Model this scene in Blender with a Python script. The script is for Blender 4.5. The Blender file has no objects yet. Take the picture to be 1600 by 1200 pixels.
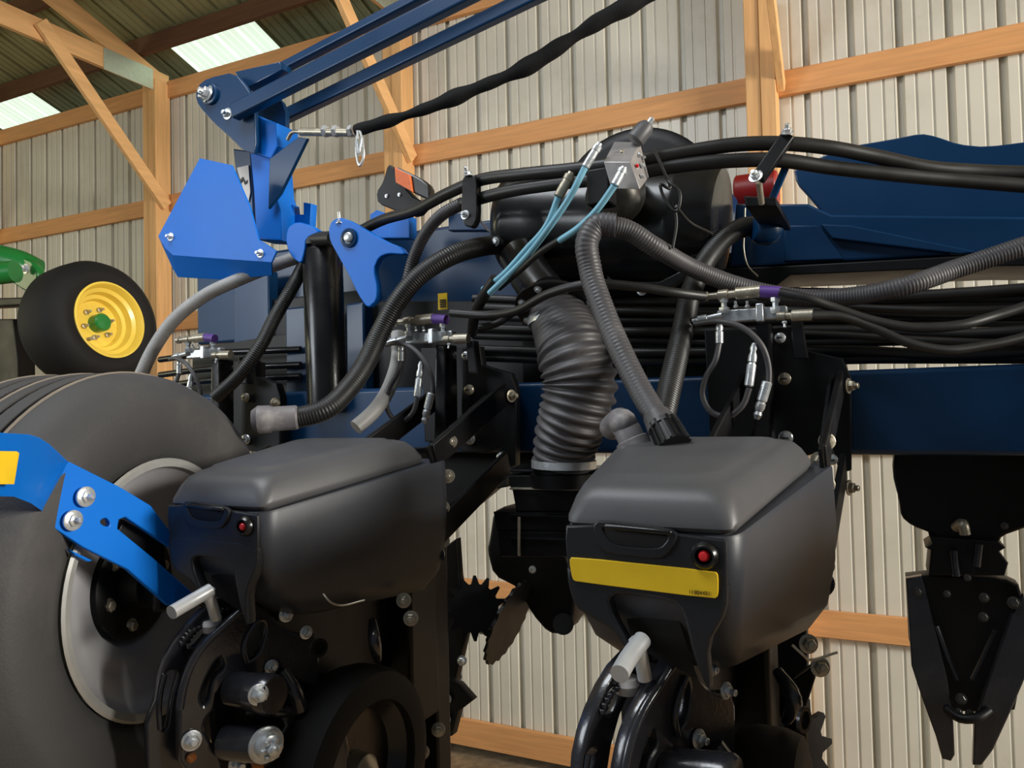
import bpy, math, random
from mathutils import Vector, Matrix
random.seed(4)
V = Vector
scene = bpy.context.scene
COL = scene.collection
PI = math.pi

# ------------------------------------------------------------------ camera
CZ = 2.30                                    # eye height above the shed floor
YAW, PITCH, ROLL = math.radians(26), math.radians(1.72), math.radians(1.3)
fwd = V((-math.sin(YAW)*math.cos(PITCH), math.cos(YAW)*math.cos(PITCH), math.sin(PITCH)))
rgt0 = V((math.cos(YAW), math.sin(YAW), 0)); up0 = rgt0.cross(fwd)
up = up0*math.cos(ROLL) + rgt0*math.sin(ROLL)
rgt = rgt0*math.cos(ROLL) - up0*math.sin(ROLL)
EYE = V((0, 0, CZ))
cd = bpy.data.cameras.new('camera'); cam = bpy.data.objects.new('camera', cd); COL.objects.link(cam)
cd.sensor_width = 36; cd.lens = 27; cd.clip_start = .02; cd.clip_end = 200
m = Matrix((rgt, up, -fwd)).transposed().to_4x4(); m.translation = EYE
cam.matrix_world = m
scene.camera = cam

# ------------------------------------------------------------------ world and light
w = bpy.data.worlds.new('world'); scene.world = w; w.use_nodes = True
bg = w.node_tree.nodes['Background']
bg.inputs[0].default_value = (.80, .90, 1.0, 1); bg.inputs[1].default_value = .09
def area(name, loc, target, sx, sy, power, col):
    l = bpy.data.lights.new(name, 'AREA'); l.shape = 'RECTANGLE'; l.size = sx; l.size_y = sy
    l.energy = power; l.color = col
    o = bpy.data.objects.new(name, l); COL.objects.link(o); o.location = loc
    o.rotation_euler = (V(target)-V(loc)).to_track_quat('-Z', 'Y').to_euler(); return o
# open end of the shed to the right, roof-light over the machine, added front fill from behind the photographer, added yellow fill for the left wall
area('door_light', (8.0, 1.6, 4.1), (-1.5, 4.4, 4.2), 2.2, 2.2, 950, (1, .95, .86))
area('roof_light', (-1.6, .2, 5.3), (-1.0, 1.6, 2.0), 2.2, .9, 72, (.90, .95, 1))
area('front_fill_light', (-4.4, -1.8, 3.6), (-1.6, 1.6, 2.5), 1.8, 1.6, 74, (.88, .94, 1))
area('left_warm_fill', (-9.5, -.5, 3.6), (-3, 4.4, 3.4), 3, 2.6, 80, (1, .93, .58))
scene.view_settings.view_transform = 'Standard'; scene.view_settings.look = 'None'
scene.view_settings.exposure = 0.15; scene.view_settings.gamma = 1.0; scene.view_settings.use_curve_mapping = False

# ------------------------------------------------------------------ measuring helper: sight line through a measured point, met with a real plane
def P(px, py, Y=None, X=None, Z=None):
    d = fwd + rgt*((px-800)/1200) + up*((600-py)/1200)
    if Y is not None: t = Y/d.y
    elif X is not None: t = X/d.x
    else: t = (Z-CZ)/d.z
    return EYE + d*t
def mpp(px, Y):                              # metres per pixel on plane Y at column px
    r = (px-800)/1200
    return Y/(.899+.438*r)/1200

# ------------------------------------------------------------------ materials
def lin(c):
    return tuple(((x/255)/12.92 if x/255 <= .04045 else ((x/255+.055)/1.055)**2.4) for x in c)
def mat(name, rgb, rough=.5, metal=0, var=.12, scale=8, bump=0, bscale=60, coat=0, rvar=.1, stretch=None, dirt=None, dirt_amt=.5, spec=None, emit=None, es=0):
    mt = bpy.data.materials.new(name); mt.use_nodes = True
    nt = mt.node_tree; N = nt.nodes; L = nt.links
    b = N['Principled BSDF']; c = lin(rgb)
    b.inputs['Roughness'].default_value = rough; b.inputs['Metallic'].default_value = metal
    if coat: b.inputs['Coat Weight'].default_value = coat; b.inputs['Coat Roughness'].default_value = .12
    if spec is not None: b.inputs['Specular IOR Level'].default_value = spec
    tc = N.new('ShaderNodeTexCoord'); mp = N.new('ShaderNodeMapping')
    L.new(tc.outputs['Object'], mp.inputs[0])
    if stretch: mp.inputs['Scale'].default_value = stretch
    n = N.new('ShaderNodeTexNoise'); n.inputs['Scale'].default_value = scale; n.inputs['Detail'].default_value = 5
    L.new(mp.outputs[0], n.inputs['Vector'])
    cr = N.new('ShaderNodeValToRGB')
    cr.color_ramp.elements[0].position = .3; cr.color_ramp.elements[1].position = .7
    cr.color_ramp.elements[0].color = (*[x*(1-var) for x in c], 1)
    cr.color_ramp.elements[1].color = (*[min(1, x*(1+var)) for x in c], 1)
    L.new(n.outputs['Fac'], cr.inputs[0]); src = cr.outputs[0]
    if dirt:
        n2 = N.new('ShaderNodeTexNoise'); n2.inputs['Scale'].default_value = scale*.45; n2.inputs['Detail'].default_value = 8; n2.inputs['Roughness'].default_value = .7
        L.new(mp.outputs[0], n2.inputs['Vector'])
        r2 = N.new('ShaderNodeValToRGB'); r2.color_ramp.elements[0].position = .52; r2.color_ramp.elements[1].position = .75
        r2.color_ramp.elements[1].color = (dirt_amt,)*3+(1,)
        L.new(n2.outputs['Fac'], r2.inputs[0])
        mx = N.new('ShaderNodeMix'); mx.data_type = 'RGBA'
        L.new(r2.outputs[0], mx.inputs[0]); L.new(src, mx.inputs[6]); mx.inputs[7].default_value = (*lin(dirt), 1)
        src = mx.outputs[2]
    L.new(src, b.inputs['Base Color'])
    mr = N.new('ShaderNodeMapRange'); mr.inputs[3].default_value = max(.03, rough-rvar); mr.inputs[4].default_value = min(1, rough+rvar)
    L.new(n.outputs['Fac'], mr.inputs[0]); L.new(mr.outputs[0], b.inputs['Roughness'])
    if bump:
        nb = N.new('ShaderNodeTexNoise'); nb.inputs['Scale'].default_value = bscale; nb.inputs['Detail'].default_value = 3
        L.new(mp.outputs[0], nb.inputs['Vector'])
        bp = N.new('ShaderNodeBump'); bp.inputs['Strength'].default_value = bump; bp.inputs['Distance'].default_value = .002
        L.new(nb.outputs['Fac'], bp.inputs['Height']); L.new(bp.outputs[0], b.inputs['Normal'])
    if emit: b.inputs['Emission Color'].default_value = (*lin(emit), 1); b.inputs['Emission Strength'].default_value = es
    return mt
M = dict(
 wall=mat('wall_steel', (208, 204, 190), .32, 0, .05, 3, dirt=(150, 135, 105), dirt_amt=.35),
 roof=mat('roof_steel', (150, 150, 112), .38, .25, .10, 3, dirt=(96, 92, 66), dirt_amt=.5),
 skylight=mat('skylight_sheet', (210, 225, 205), .5, 0, .05, 3, emit=(214, 232, 214), es=.95),
 wood=mat('pine_timber', (212, 154, 98), .62, 0, .14, 7, .25, 40, stretch=(.35, 1, 6), dirt=(176, 112, 64), dirt_amt=.5),
 wood_v=mat('pine_post_timber', (222, 172, 114), .62, 0, .13, 7, .25, 40, stretch=(6, 6, .35), dirt=(190, 130, 78), dirt_amt=.5),
 wood_r=mat('pine_truss_timber', (226, 176, 118), .62, 0, .13, 7, .25, 40, stretch=(6, .35, 3), dirt=(192, 134, 82), dirt_amt=.5),
 wood_d=mat('dark_purlin_timber', (96, 62, 36), .7, 0, .2, 9, .2, 40, stretch=(.35, 3, 5)),
 galv=mat('galvanised_plate', (190, 196, 178), .45, .5, .08, 30),
 dirt=mat('earth_floor', (128, 108, 82), .95, 0, .35, 14, .9, 90, dirt=(176, 152, 116), dirt_amt=.7),
 chaff=mat('chaff', (196, 170, 128), .9, 0, .3, 60),
 blue=mat('blue_paint', (3, 112, 214), .45, 0, .05, 5, coat=.04, rvar=.05, spec=.25),
 shaded_blue=mat('shaded_blue_paint', (6, 52, 90), .34, 0, .08, 5, coat=.12, rvar=.05, spec=.4),  # the same blue paint with shade put into its colour
 black=mat('black_gloss_paint', (20, 20, 21), .28, 0, .2, 12, .05, 120, coat=.15, spec=.45),
 dblack=mat('black_satin_paint', (11, 11, 13), .45, 0, .2, 12, spec=.35),
 cast=mat('black_casting', (42, 42, 47), .24, 0, .2, 14, .15, 160, coat=.5, dirt=(92, 88, 84), dirt_amt=.22),
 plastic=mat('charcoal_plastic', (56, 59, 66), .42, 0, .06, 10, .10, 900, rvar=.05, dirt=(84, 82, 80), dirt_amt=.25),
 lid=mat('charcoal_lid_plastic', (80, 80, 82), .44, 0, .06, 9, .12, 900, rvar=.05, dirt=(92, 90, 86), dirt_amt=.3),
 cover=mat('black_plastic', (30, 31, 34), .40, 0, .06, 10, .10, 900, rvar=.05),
 dsteel=mat('dark_steel', (84, 82, 78), .42, .8, .2, 40),
 slot=mat('dark_recess', (7, 7, 8), .7, 0, .1, 10),  # near-black stands in for shade in gaps and recesses
 red=mat('red_button', (222, 44, 48), .35, 0, .05, 10),
 redtank=mat('red_paint', (150, 22, 20), .4, 0, .1, 10),
 yellow=mat('yellow_decal', (250, 206, 40), .38, 0, .06, 16, .25, 40),
 print=mat('black_print', (28, 24, 18), .5),
 white=mat('white_decal', (222, 214, 206), .5, 0, .04, 10),
 rubber=mat('tyre_rubber', (66, 65, 65), .66, 0, .10, 6, .3, 240, dirt=(104, 98, 92), dirt_amt=.4, spec=.35),
 rubber_k=mat('black_tyre_rubber', (24, 23, 23), .7, 0, .12, 6, spec=.3),
 lit_edge=mat('painted_lit_edge', (128, 118, 106), .8),  # tan colour stands in for light on the groove edges
 hose=mat('black_hose_rubber', (34, 33, 32), .45, 0, .15, 20, spec=.5),
 hose_g=mat('dusty_hose_rubber', (72, 70, 72), .48, 0, .12, 20, dirt=(120, 116, 112), dirt_amt=.4),
 hose_l=mat('pale_dusty_hose', (168, 166, 164), .5, 0, .12, 20, dirt=(90, 88, 86), dirt_amt=.4),
 elbow=mat('worn_grey_plastic', (118, 114, 116), .5, 0, .1, 25, dirt=(196, 190, 182), dirt_amt=.5),
 bluehose=mat('pale_blue_hose', (128, 186, 208), .42, 0, .05, 20),
 zinc=mat('zinc_plated_steel', (216, 220, 222), .30, .65, .12, 60, .2, 200),
 steel=mat('dull_steel', (176, 168, 150), .36, .6, .2, 40, .2, 200),
 alu=mat('machined_aluminium', (164, 160, 158), .38, .35, .08, 30, .1, 200),
 handle=mat('cast_white_handle', (205, 207, 208), .38, .35, .05, 20),
 rim=mat('grey_rim_paint', (186, 186, 190), .34, .2, .1, 8),
 rimlip=mat('bright_rim_edge', (190, 190, 186), .4, .5, .08, 20),
 purple=mat('purple_band', (92, 58, 140), .5),
 amber=mat('amber_reflector', (226, 110, 52), .3, 0, .08, 90, .5, 500),
 green=mat('green_paint', (30, 122, 52), .32, 0, .08, 5, coat=.3),
 jyellow=mat('yellow_rim_paint', (246, 212, 84), .36, 0, .06, 6, coat=.2),
 rust=mat('brass_grease', (168, 104, 52), .5, .3, .1, 20),
 sleeve=mat('woven_black_sleeve', (16, 16, 17), .8, 0, .3, 60, .6, 260, spec=.25),
 lamp_plastic=mat('dark_lamp_housing', (28, 22, 18), .3, 0, .1, 12),
)

# ------------------------------------------------------------------ mesh helpers
class MB:
    def __init__(s): s.v = []; s.f = []
    def add(s, vs, fs):
        o = len(s.v); s.v += [tuple(v) for v in vs]; s.f += [tuple(i+o for i in f) for f in fs]; return s
    def box(s, c, size, R=None):
        c = V(c); h = V(size)/2; vs = []
        for x in (-1, 1):
            for y in (-1, 1):
                for z in (-1, 1):
                    p = V((x*h.x, y*h.y, z*h.z)); vs.append(c + (R @ p if R else p))
        return s.add(vs, [(0, 1, 3, 2), (4, 6, 7, 5), (0, 4, 5, 1), (2, 3, 7, 6), (0, 2, 6, 4), (1, 5, 7, 3)])
    def bar(s, a, b, w, h, side=None):       # rectangular bar from a to b; w along 'side', h across
        a = V(a); b = V(b); d = (b-a).normalized(); sd = V(side) if side is not None else V((0, 1, 0))
        sd = (sd - d*sd.dot(d)).normalized(); n = d.cross(sd)
        vs = []
        for p in (a, b):
            for i, j in ((-1, -1), (1, -1), (1, 1), (-1, 1)): vs.append(p + sd*(i*w/2) + n*(j*h/2))
        return s.add(vs, [(0, 3, 2, 1), (4, 5, 6, 7), (0, 1, 5, 4), (1, 2, 6, 5), (2, 3, 7, 6), (3, 0, 4, 7)])
    def lathe(s, prof, o, ax, n=32, closed=False):   # prof: list of (along axis, radius)
        o = V(o); ax = V(ax).normalized(); t = V((0, 0, 1)) if abs(ax.z) < .9 else V((1, 0, 0))
        u = ax.cross(t).normalized(); w_ = ax.cross(u); vs = []
        for (a, r) in prof:
            for i in range(n):
                an = 2*PI*i/n; vs.append(o + ax*a + u*(math.cos(an)*r) + w_*(math.sin(an)*r))
        fs = []; k = len(prof)
        for j in range(k if closed else k-1):
            j2 = (j+1) % k
            for i in range(n): fs.append((j*n+i, j*n+(i+1) % n, j2*n+(i+1) % n, j2*n+i))
        if not closed:
            if prof[0][1] > 1e-5: fs.append(tuple(range(n-1, -1, -1)))
            if prof[-1][1] > 1e-5: fs.append(tuple((k-1)*n+i for i in range(n)))
        return s.add(vs, fs)
    def cyl(s, a, b, r, r2=None, n=20):
        a = V(a); b = V(b); return s.lathe([(0, r), ((b-a).length, r if r2 is None else r2)], a, b-a, n)
    def tube(s, pts, r, n=14, ridge=0, pitch=.006, cap=True, step=.008):
        P_ = spline(pts, pitch/4 if ridge else step); m_ = len(P_)
        if ridge and m_ > 1400: P_ = P_[::2]; m_ = len(P_)
        L = [0]
        for i in range(1, m_): L.append(L[-1]+(P_[i]-P_[i-1]).length)
        T = [(P_[min(i+1, m_-1)]-P_[max(i-1, 0)]).normalized() for i in range(m_)]
        u = T[0].cross(V((.13, .2, 1))).normalized(); vs = []
        for i in range(m_):
            u = (u - T[i]*u.dot(T[i])).normalized(); w_ = T[i].cross(u)
            rr = r(L[i]/L[-1]) if callable(r) else r
            if ridge: rr += ridge*math.cos(2*PI*L[i]/pitch)
            for k in range(n):
                a = 2*PI*k/n; vs.append(P_[i]+u*(math.cos(a)*rr)+w_*(math.sin(a)*rr))
        fs = [(j*n+k, j*n+(k+1) % n, (j+1)*n+(k+1) % n, (j+1)*n+k) for j in range(m_-1) for k in range(n)]
        if cap: fs += [tuple(range(n-1, -1, -1)), tuple((m_-1)*n+k for k in range(n))]
        return s.add(vs, fs)
    def bolt(s, p, ax=(0, -1, 0), r=.010, washer=True, stud=0):
        p = V(p); ax = V(ax).normalized()
        if washer: s.lathe([(0, r*1.45), (r*.22, r*1.45), (r*.25, r*1.35)], p, ax, 18)
        s.lathe([(r*.2, r), (r*.95, r), (r*1.1, r*.82)], p, ax, 6)
        if stud: s.lathe([(r, r*.55), (r*1.1+stud, r*.55), (r*1.2+stud, r*.4)], p, ax, 10)
        return s
    def obj(s, name, material, parent=None, bevel=0, ang=35, seg=2):
        me = bpy.data.meshes.new(name)
        vs = [V(v) for v in s.v]
        lo = V((min(v.x for v in vs), min(v.y for v in vs), min(v.z for v in vs)))
        hi = V((max(v.x for v in vs), max(v.y for v in vs), max(v.z for v in vs)))
        c = (lo+hi)/2
        me.from_pydata([v-c for v in vs], [], s.f); me.update()
        me.materials.append(M[material] if isinstance(material, str) else material)
        me.polygons.foreach_set('use_smooth', [True]*len(me.polygons))
        me.set_sharp_from_angle(angle=math.radians(ang))
        o = bpy.data.objects.new(name, me); COL.objects.link(o)
        if parent:
            o.parent = parent; o.location = c - wloc(parent)
        else: o.location = c
        if bevel:
            b = o.modifiers.new('bevel', 'BEVEL'); b.width = bevel; b.segments = seg; b.limit_method = 'ANGLE'; b.angle_limit = math.radians(30)
            b.harden_normals = False
        return o
def wloc(o):
    p = V((0, 0, 0))
    while o: p += o.location; o = o.parent
    return p
def spline(pts, step):
    pts = [V(p) for p in pts]
    if len(pts) == 2:
        n = max(2, int((pts[1]-pts[0]).length/step)); return [pts[0].lerp(pts[1], i/n) for i in range(n+1)]
    q = [pts[0]*2-pts[1]] + pts + [pts[-1]*2-pts[-2]]; out = []
    for i in range(1, len(q)-2):
        a, b, c, d = q[i-1:i+3]; d0, d1, d2 = max((b-a).length, 1e-6), max((c-b).length, 1e-6), max((d-c).length, 1e-6); n = max(3, int((c-b).length/step))
        for k in range(n):
            t = k/n
            m1 = ((b-a)/d0*d1+(c-b)/d1*d0)/(d0+d1)*d1; m2 = ((c-b)/d1*d2+(d-c)/d2*d1)/(d1+d2)*d1
            out.append(b*(2*t**3-3*t*t+1)+m1*(t**3-2*t*t+t)+c*(3*t*t-2*t**3)+m2*(t**3-t*t))
    out.append(pts[-1]); return out
def flat(outer, holes, th, bev):             # filled 2D outline with real holes, thickness and rounded edges -> verts, faces
    cu = bpy.data.curves.new('outline', 'CURVE'); cu.dimensions = '2D'; cu.fill_mode = 'BOTH'
    cu.extrude = max(th/2-bev, .0002); cu.bevel_depth = bev; cu.bevel_resolution = 1; cu.offset = -bev
    for ring in [outer]+list(holes):
        sp = cu.splines.new('POLY'); sp.points.add(len(ring)-1)
        for i, (x, y) in enumerate(ring): sp.points[i].co = (x, y, 0, 1)
        sp.use_cyclic_u = True
    o = bpy.data.objects.new('outline', cu); COL.objects.link(o)
    me = bpy.data.meshes.new_from_object(o)
    vs = [v.co.copy() for v in me.vertices]; fs = [tuple(p.vertices) for p in me.polygons]
    bpy.data.objects.remove(o); bpy.data.curves.remove(cu); bpy.data.meshes.remove(me)
    return vs, fs
def rnd(pts, k=2):                           # corner-cut rounding of a closed outline
    for _ in range(k):
        out = []
        for i in range(len(pts)):
            a = pts[i]; b = pts[(i+1) % len(pts)]
            out += [(a[0]*.8+b[0]*.2, a[1]*.8+b[1]*.2), (a[0]*.2+b[0]*.8, a[1]*.2+b[1]*.8)]
        pts = out
    return pts
def plateY(mb, px_pts, Y, th, holes=(), bev=.0015, r=0):      # plate standing in the X-Z plane at depth Y (front face), thickness away
    f = lambda ring: [((q := P(a, b, Y=Y)).x, q.z) for a, b in ring]
    o_ = rnd(px_pts, r) if r else px_pts
    h_ = [rnd(h, 2) for h in holes]
    vs, fs = flat(f(o_), [f(h) for h in h_], th, bev)
    return mb.add([(v.x, Y+th/2+v.z, v.y) for v in vs], fs)
def plateX(mb, px_pts, X, th, holes=(), bev=.0015, r=0):      # plate standing in the Y-Z plane at X
    f = lambda ring: [((q := P(a, b, X=X)).y, q.z) for a, b in ring]
    o_ = rnd(px_pts, r) if r else px_pts
    vs, fs = flat(f(o_), [f(rnd(h, 2)) for h in holes], th, bev)
    return mb.add([(X-th/2+v.z, v.x, v.y) for v in vs], fs)
def tag(o, label, cat, group=None, kind=None):
    o['label'] = label; o['category'] = cat
    if group: o['group'] = group
    if kind: o['kind'] = kind
    return o
def thing(name, label, cat, loc, group=None):
    o = bpy.data.objects.new(name, None); COL.objects.link(o); o.location = loc; o.empty_display_size = .05
    return tag(o, label, cat, group)
def struct(name, loc=(0, 0, 0)):
    o = bpy.data.objects.new(name, None); COL.objects.link(o); o.location = loc; o['kind'] = 'structure'; return o
def dup(o, dx, label=None, parent=None):
    c = o.copy(); COL.objects.link(c)
    if parent is None:
        c.location = o.location + V((dx, 0, 0))
        if label: c['label'] = label
    else: c.parent = parent
    for ch in list(o.children): dup(ch, 0, None, c)
    return c
def hose(name, label, pts, r, material, ridge=0, pitch=.006, group=None, n=14, cat='hose', bands=()):
    o = MB().tube([P(*p) for p in pts], r, n, ridge, pitch).obj(name, material, ang=80)
    return tag(o, label, cat, group)

# ================================================================== THE SHED
WY = 4.50                                    # inner face of the rear wall sheeting
wall = struct('wall_back', (0, WY, 0))
def ribbed(x0, x1, pitch, h=.018, minor=.004):   # profile of a ribbed steel sheet, ribs going outwards
    prof = []; x = x0
    while x < x1-1e-4:
        prof += [(x, 0), (x+.006, -h*0), (x+.018, h), (x+.038, h), (x+.050, 0)]
        for k in (1, 2):
            c = x+.025+pitch*k/3
            prof += [(c-.009, 0), (c-.005, minor), (c+.005, minor), (c+.009, 0)]
        x += pitch
    prof.append((x1, 0)); return prof
PIT = .229
def wall_panel():
    pr = ribbed(0, PIT*4, PIT, .034, .0055); vs = []; n = len(pr)
    for z in (.12, 5.09):
        vs += [(x, WY+d, z) for x, d in pr]
    for z in (.12, 5.09): vs += [(x, WY+d+.0015, z) for x, d in pr]
    fs = [(i, i+1, n+i+1, n+i) for i in range(n-1)] + [(2*n+i, 3*n+i, 3*n+i+1, 2*n+i+1) for i in range(n-1)]
    return MB().add(vs, fs)
p0 = wall_panel().obj('wall_panel', 'wall', wall, ang=20)
off = p0.location.x
for k in range(-13, 5):
    c = p0 if k == -13 else p0.copy()
    if k != -13: COL.objects.link(c)
    c.location.x = off + k*PIT*4 + .09 - .002*(k % 2)
# posts (every 2.4 m), girts between them and braces up to the trusses
POSTX = [-7.80, -5.39, -2.98, -.565, 1.85, 4.2]
GZ = [.16, 1.10, 2.09, 3.07, 4.06, 5.02]
for i, x in enumerate(POSTX):
    b = MB(); b.box((x-.04, WY-.085, 2.53), (.078, .15, 5.06)).obj('post', 'wood_v', wall, .004)
    b = MB(); b.box((x+.04, WY-.093, 2.53 if i != 3 else 2.27), (.078, .15, 5.06 if i != 3 else 4.54)).obj('post', 'wood_v', wall, .004)
for i in range(len(POSTX)-1):
    for j, z in enumerate(GZ):
        h = .14 if j else .17
        MB().box(((POSTX[i]+POSTX[i+1])/2, WY-.022, z+random.uniform(-.006, .006)), (POSTX[i+1]-POSTX[i]-.16, .038, h)).obj('girt', 'wood', wall, .003)
for x in POSTX:
    a = V((x+.10, WY-.08, 4.02)); bq = V((x+.10, WY-1.13, 5.10))
    MB().bar(a, bq, .038, .10, (1, 0, 0)).obj('brace', 'wood_r', wall, .003)
# roof: ribbed sheets rising towards the photographer, purlins, truss members with gusset plates
roof = struct('ceiling', (0, 0, 5.3))
SL = .33; RZ = lambda y: 5.24 + SL*(WY+.12-y)
def roof_sheet(y0, y1, name, material, x0, n, thick=.0015):
    pr = ribbed(0, PIT*n, PIT, .024, .006); vs = []; k = len(pr)
    for y in (y0, y1):
        vs += [(x0+x, y, RZ(y)+d) for x, d in pr]
    for y in (y0, y1): vs += [(x0+x, y, RZ(y)+d+thick) for x, d in pr]
    fs = [(i, k+i, k+i+1, i+1) for i in range(k-1)] + [(2*k+i, 2*k+i+1, 3*k+i+1, 3*k+i) for i in range(k-1)]
    return MB().add(vs, fs).obj(name, material, roof, ang=20)
r0 = roof_sheet(-.6, WY-.235, 'roof_panel', 'roof', 0, 4); ox = r0.location.x
e0 = roof_sheet(WY-.235, WY+.50, 'eave_panel', 'roof', 0, 4)
s0 = roof_sheet(WY-.235, WY+.50, 'skylight_panel', 'skylight', 0, 4)
used = set()
for k in range(-13, 4):
    xk = k*PIT*4+.30
    c = r0 if 'r' not in used else r0.copy()
    if 'r' in used: COL.objects.link(c)
    used.add('r'); c.location.x = ox + xk
    sky = any(-.25 < (xk+.45) - px_ < .95 for px_ in POSTX[:2]+POSTX[4:])
    key = 's' if sky else 'e'; src = s0 if sky else e0
    c = src if key not in used else src.copy()
    if key in used: COL.objects.link(c)
    used.add(key); c.location.x = ox + xk
for y in (WY-.26, WY-.86, WY-1.46, WY-2.06, WY-2.66):
    MB().box((-2.6, y, RZ(y)-.075), (12, .045, .14)).obj('purlin', 'wood_d', roof, .003)
for x in POSTX:
    t = MB().bar((x+.05, WY-.02, 5.06), (x+.05, .4, 5.06), .04, .16, (1, 0, 0)).obj('truss_chord', 'wood_r', roof, .003)
    MB().bar((x+.03, WY-.0, RZ(WY)-.24), (x+.03, .4, RZ(.4)-.24), .04, .15, (1, 0, 0)).obj('truss_rafter', 'wood_r', roof, .003)
    MB().box((x+.073, WY-.40, 5.05), (.003, .44, .17)).obj('gusset_plate', 'galv', roof)
# floor
fl = MB(); NX, NY = 60, 40; vs = []
for j in range(NY+1):
    for i in range(NX+1):
        x = -14+22*i/NX; y = -3+9*j/NY
        vs.append((x, y, .012*math.sin(3.1*x+y)*math.cos(2.3*y)+random.uniform(-.008, .008)))
fl.add(vs, [(j*(NX+1)+i, j*(NX+1)+i+1, (j+1)*(NX+1)+i+1, (j+1)*(NX+1)+i) for j in range(NY) for i in range(NX)])
fo = fl.obj('floor', 'dirt', ang=80); fo['kind'] = 'structure'
ch = MB()
for i in range(2600):
    x = random.uniform(-3.2, -.4); y = random.uniform(2.6, 4.2); a = random.uniform(0, PI); l = random.uniform(.01, .035)
    ch.bar((x, y, .02), (x+l*math.cos(a), y+l*math.sin(a), .02+random.uniform(0, .02)), .004, .003)
tag(ch.obj('chaff', 'chaff'), 'pale straw chaff strewn on the earth floor below the rear wall', 'chaff', kind='stuff')
#@@PLANTER
# ================================================================== PLANTER: FRAME
D2 = 762/1000                                # row spacing
fr = thing('planter_frame', 'long blue box-section planter frame with upper beam and toolbar coloured as shaded blue', 'machine frame', (0, 1.9, 1.5))
MB().box((-.65, 1.87, CZ-.028), (4.6, .18, .180)).obj('toolbar', 'shaded_blue', fr, .012, seg=3)
b = MB(); plateY(b, [(1150, 318), (1262, 318), (1300, 335), (2200, 345), (2200, 392), (1517, 396), (1139, 418)], 1.95, .20, bev=.006); b.obj('upper_beam', 'shaded_blue', fr)
MB().box((-1.40, 2.26, CZ+.435), (2.05, .20, .33)).obj('cross_beam', 'shaded_blue', fr, .012, seg=3)
b = MB(); plateY(b, [(1240, 262), (1322, 229), (1394, 217), (1439, 208), (1461, 212), (1499, 225), (1540, 229), (1620, 219), (2200, 215), (2200, 350), (1300, 350), (1262, 305), (1244, 285)], 2.02, .03, bev=.004, r=1); b.obj('wing_plate', 'shaded_blue', fr)
b = MB(); plateY(b, [(1282, 350), (1330, 352), (1532, 394), (1500, 397), (1300, 372)], 1.93, .02, bev=.003); b.obj('gusset', 'shaded_blue', fr)
b = MB(); plateY(b, [(1225, 352), (1280, 352), (1318, 405), (1225, 408)], 1.935, .015, bev=.003); b.obj('gusset', 'shaded_blue', fr)
b = MB(); plateY(b, [(1000, 424), (1215, 416), (1515, 399), (2200, 392), (2200, 412), (1560, 416), (1235, 430), (1214, 446), (1000, 452)], 1.93, .22, bev=.003); b.obj('lower_rail', 'dblack', fr)
MB().box((-1.74, 2.0, CZ+.12), (.09, .09, .45)).obj('upright', 'shaded_blue', fr, .006)
MB().box((-1.5, 1.99, CZ+.13), (.07, .07, .42)).obj('upright', 'shaded_blue', fr, .006)
MB().box((-.86, 2.0, CZ+.18), (.12, .10, .36)).obj('upright', 'dblack', fr, .006)
MB().box((-.66, 2.12, CZ+.19), (.6, .06, .42)).obj('inner_plate', 'dblack', fr, .006)
b = MB(); plateY(b, [(560, 470), (1010, 470), (1010, 600), (780, 610), (700, 610), (560, 625)], 2.0, .03, bev=.004); b.obj('inner_plate', 'dblack', fr)
b = MB(); plateY(b, [(640, 700), (860, 700), (850, 750), (770, 765), (740, 790), (690, 830), (650, 800)], 1.90, .06, bev=.004); b.obj('lower_bracket', 'dblack', fr)
for pts in ([(1200, 448), (1440, 452), (2200, 446), (2200, 508), (1330, 512), (1255, 510), (1200, 512)], [(1200, 524), (1360, 526), (2200, 528), (2200, 538), (1200, 538)], [(1200, 552), (2200, 552), (2200, 568), (1200, 568)]):
    b = MB(); plateY(b, pts, 1.92, .02, bev=.002); b.obj('rail', 'dblack', fr)
b = MB(); plateY(b, [(1010, 500), (1320, 500), (1320, 560), (1330, 600), (1010, 600)], 1.98, .03, bev=.004); b.obj('inner_plate', 'dblack', fr)
b = MB(); plateY(b, [(300, 545), (455, 520), (455, 700), (300, 700)], 1.99, .03, bev=.004); b.obj('inner_plate', 'dblack', fr)
for y in (548, 572, 590):
    b = MB(); b.tube([P(250, y+14, Y=1.92), P(330, y+4, Y=1.9), P(420, y, Y=1.92), P(470, y-2, Y=1.94)], .011, 10); b.obj('pipe', 'black', fr, ang=80)
# small weldments on top of the frame
b = MB(); plateY(b, [(445, 318), (458, 320), (460, 335), (474, 335), (474, 316), (486, 318), (484, 352), (444, 354)], 1.9, .03, bev=.002); b.obj('lug', 'blue', fr)
b = MB(); plateY(b, [(578, 335), (588, 328), (612, 336), (626, 330), (640, 338), (640, 372), (578, 372)], 1.92, .04, bev=.003); b.obj('lug', 'blue', fr)
b = MB(); plateY(b, [(700, 318), (716, 332), (735, 328), (760, 360), (700, 360)], 1.9, .03, bev=.003); b.obj('lug', 'shaded_blue', fr)
b = MB(); b.box(P(400, 500, Y=2.1), (.17, .05, .34)); b.obj('hanger_plate', 'shaded_blue', fr, .004)
b = MB(); b.box(P(500, 560, Y=2.12), (.40, .05, .44)); b.obj('hanger_plate', 'dblack', fr, .004)

b = MB(); b.box(P(692, 471, Y=1.84), (.030, .004, .046)); q = b.obj('decal', 'yellow', fr); q['label'] = 'small yellow warning decal with black lines'
b = MB()
for k in range(4): b.box(P(692, 471, Y=1.836)+V((0, 0, .004-.006*k)), (.020, .002, .003))
b.obj('decal_print', 'print', q)
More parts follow.
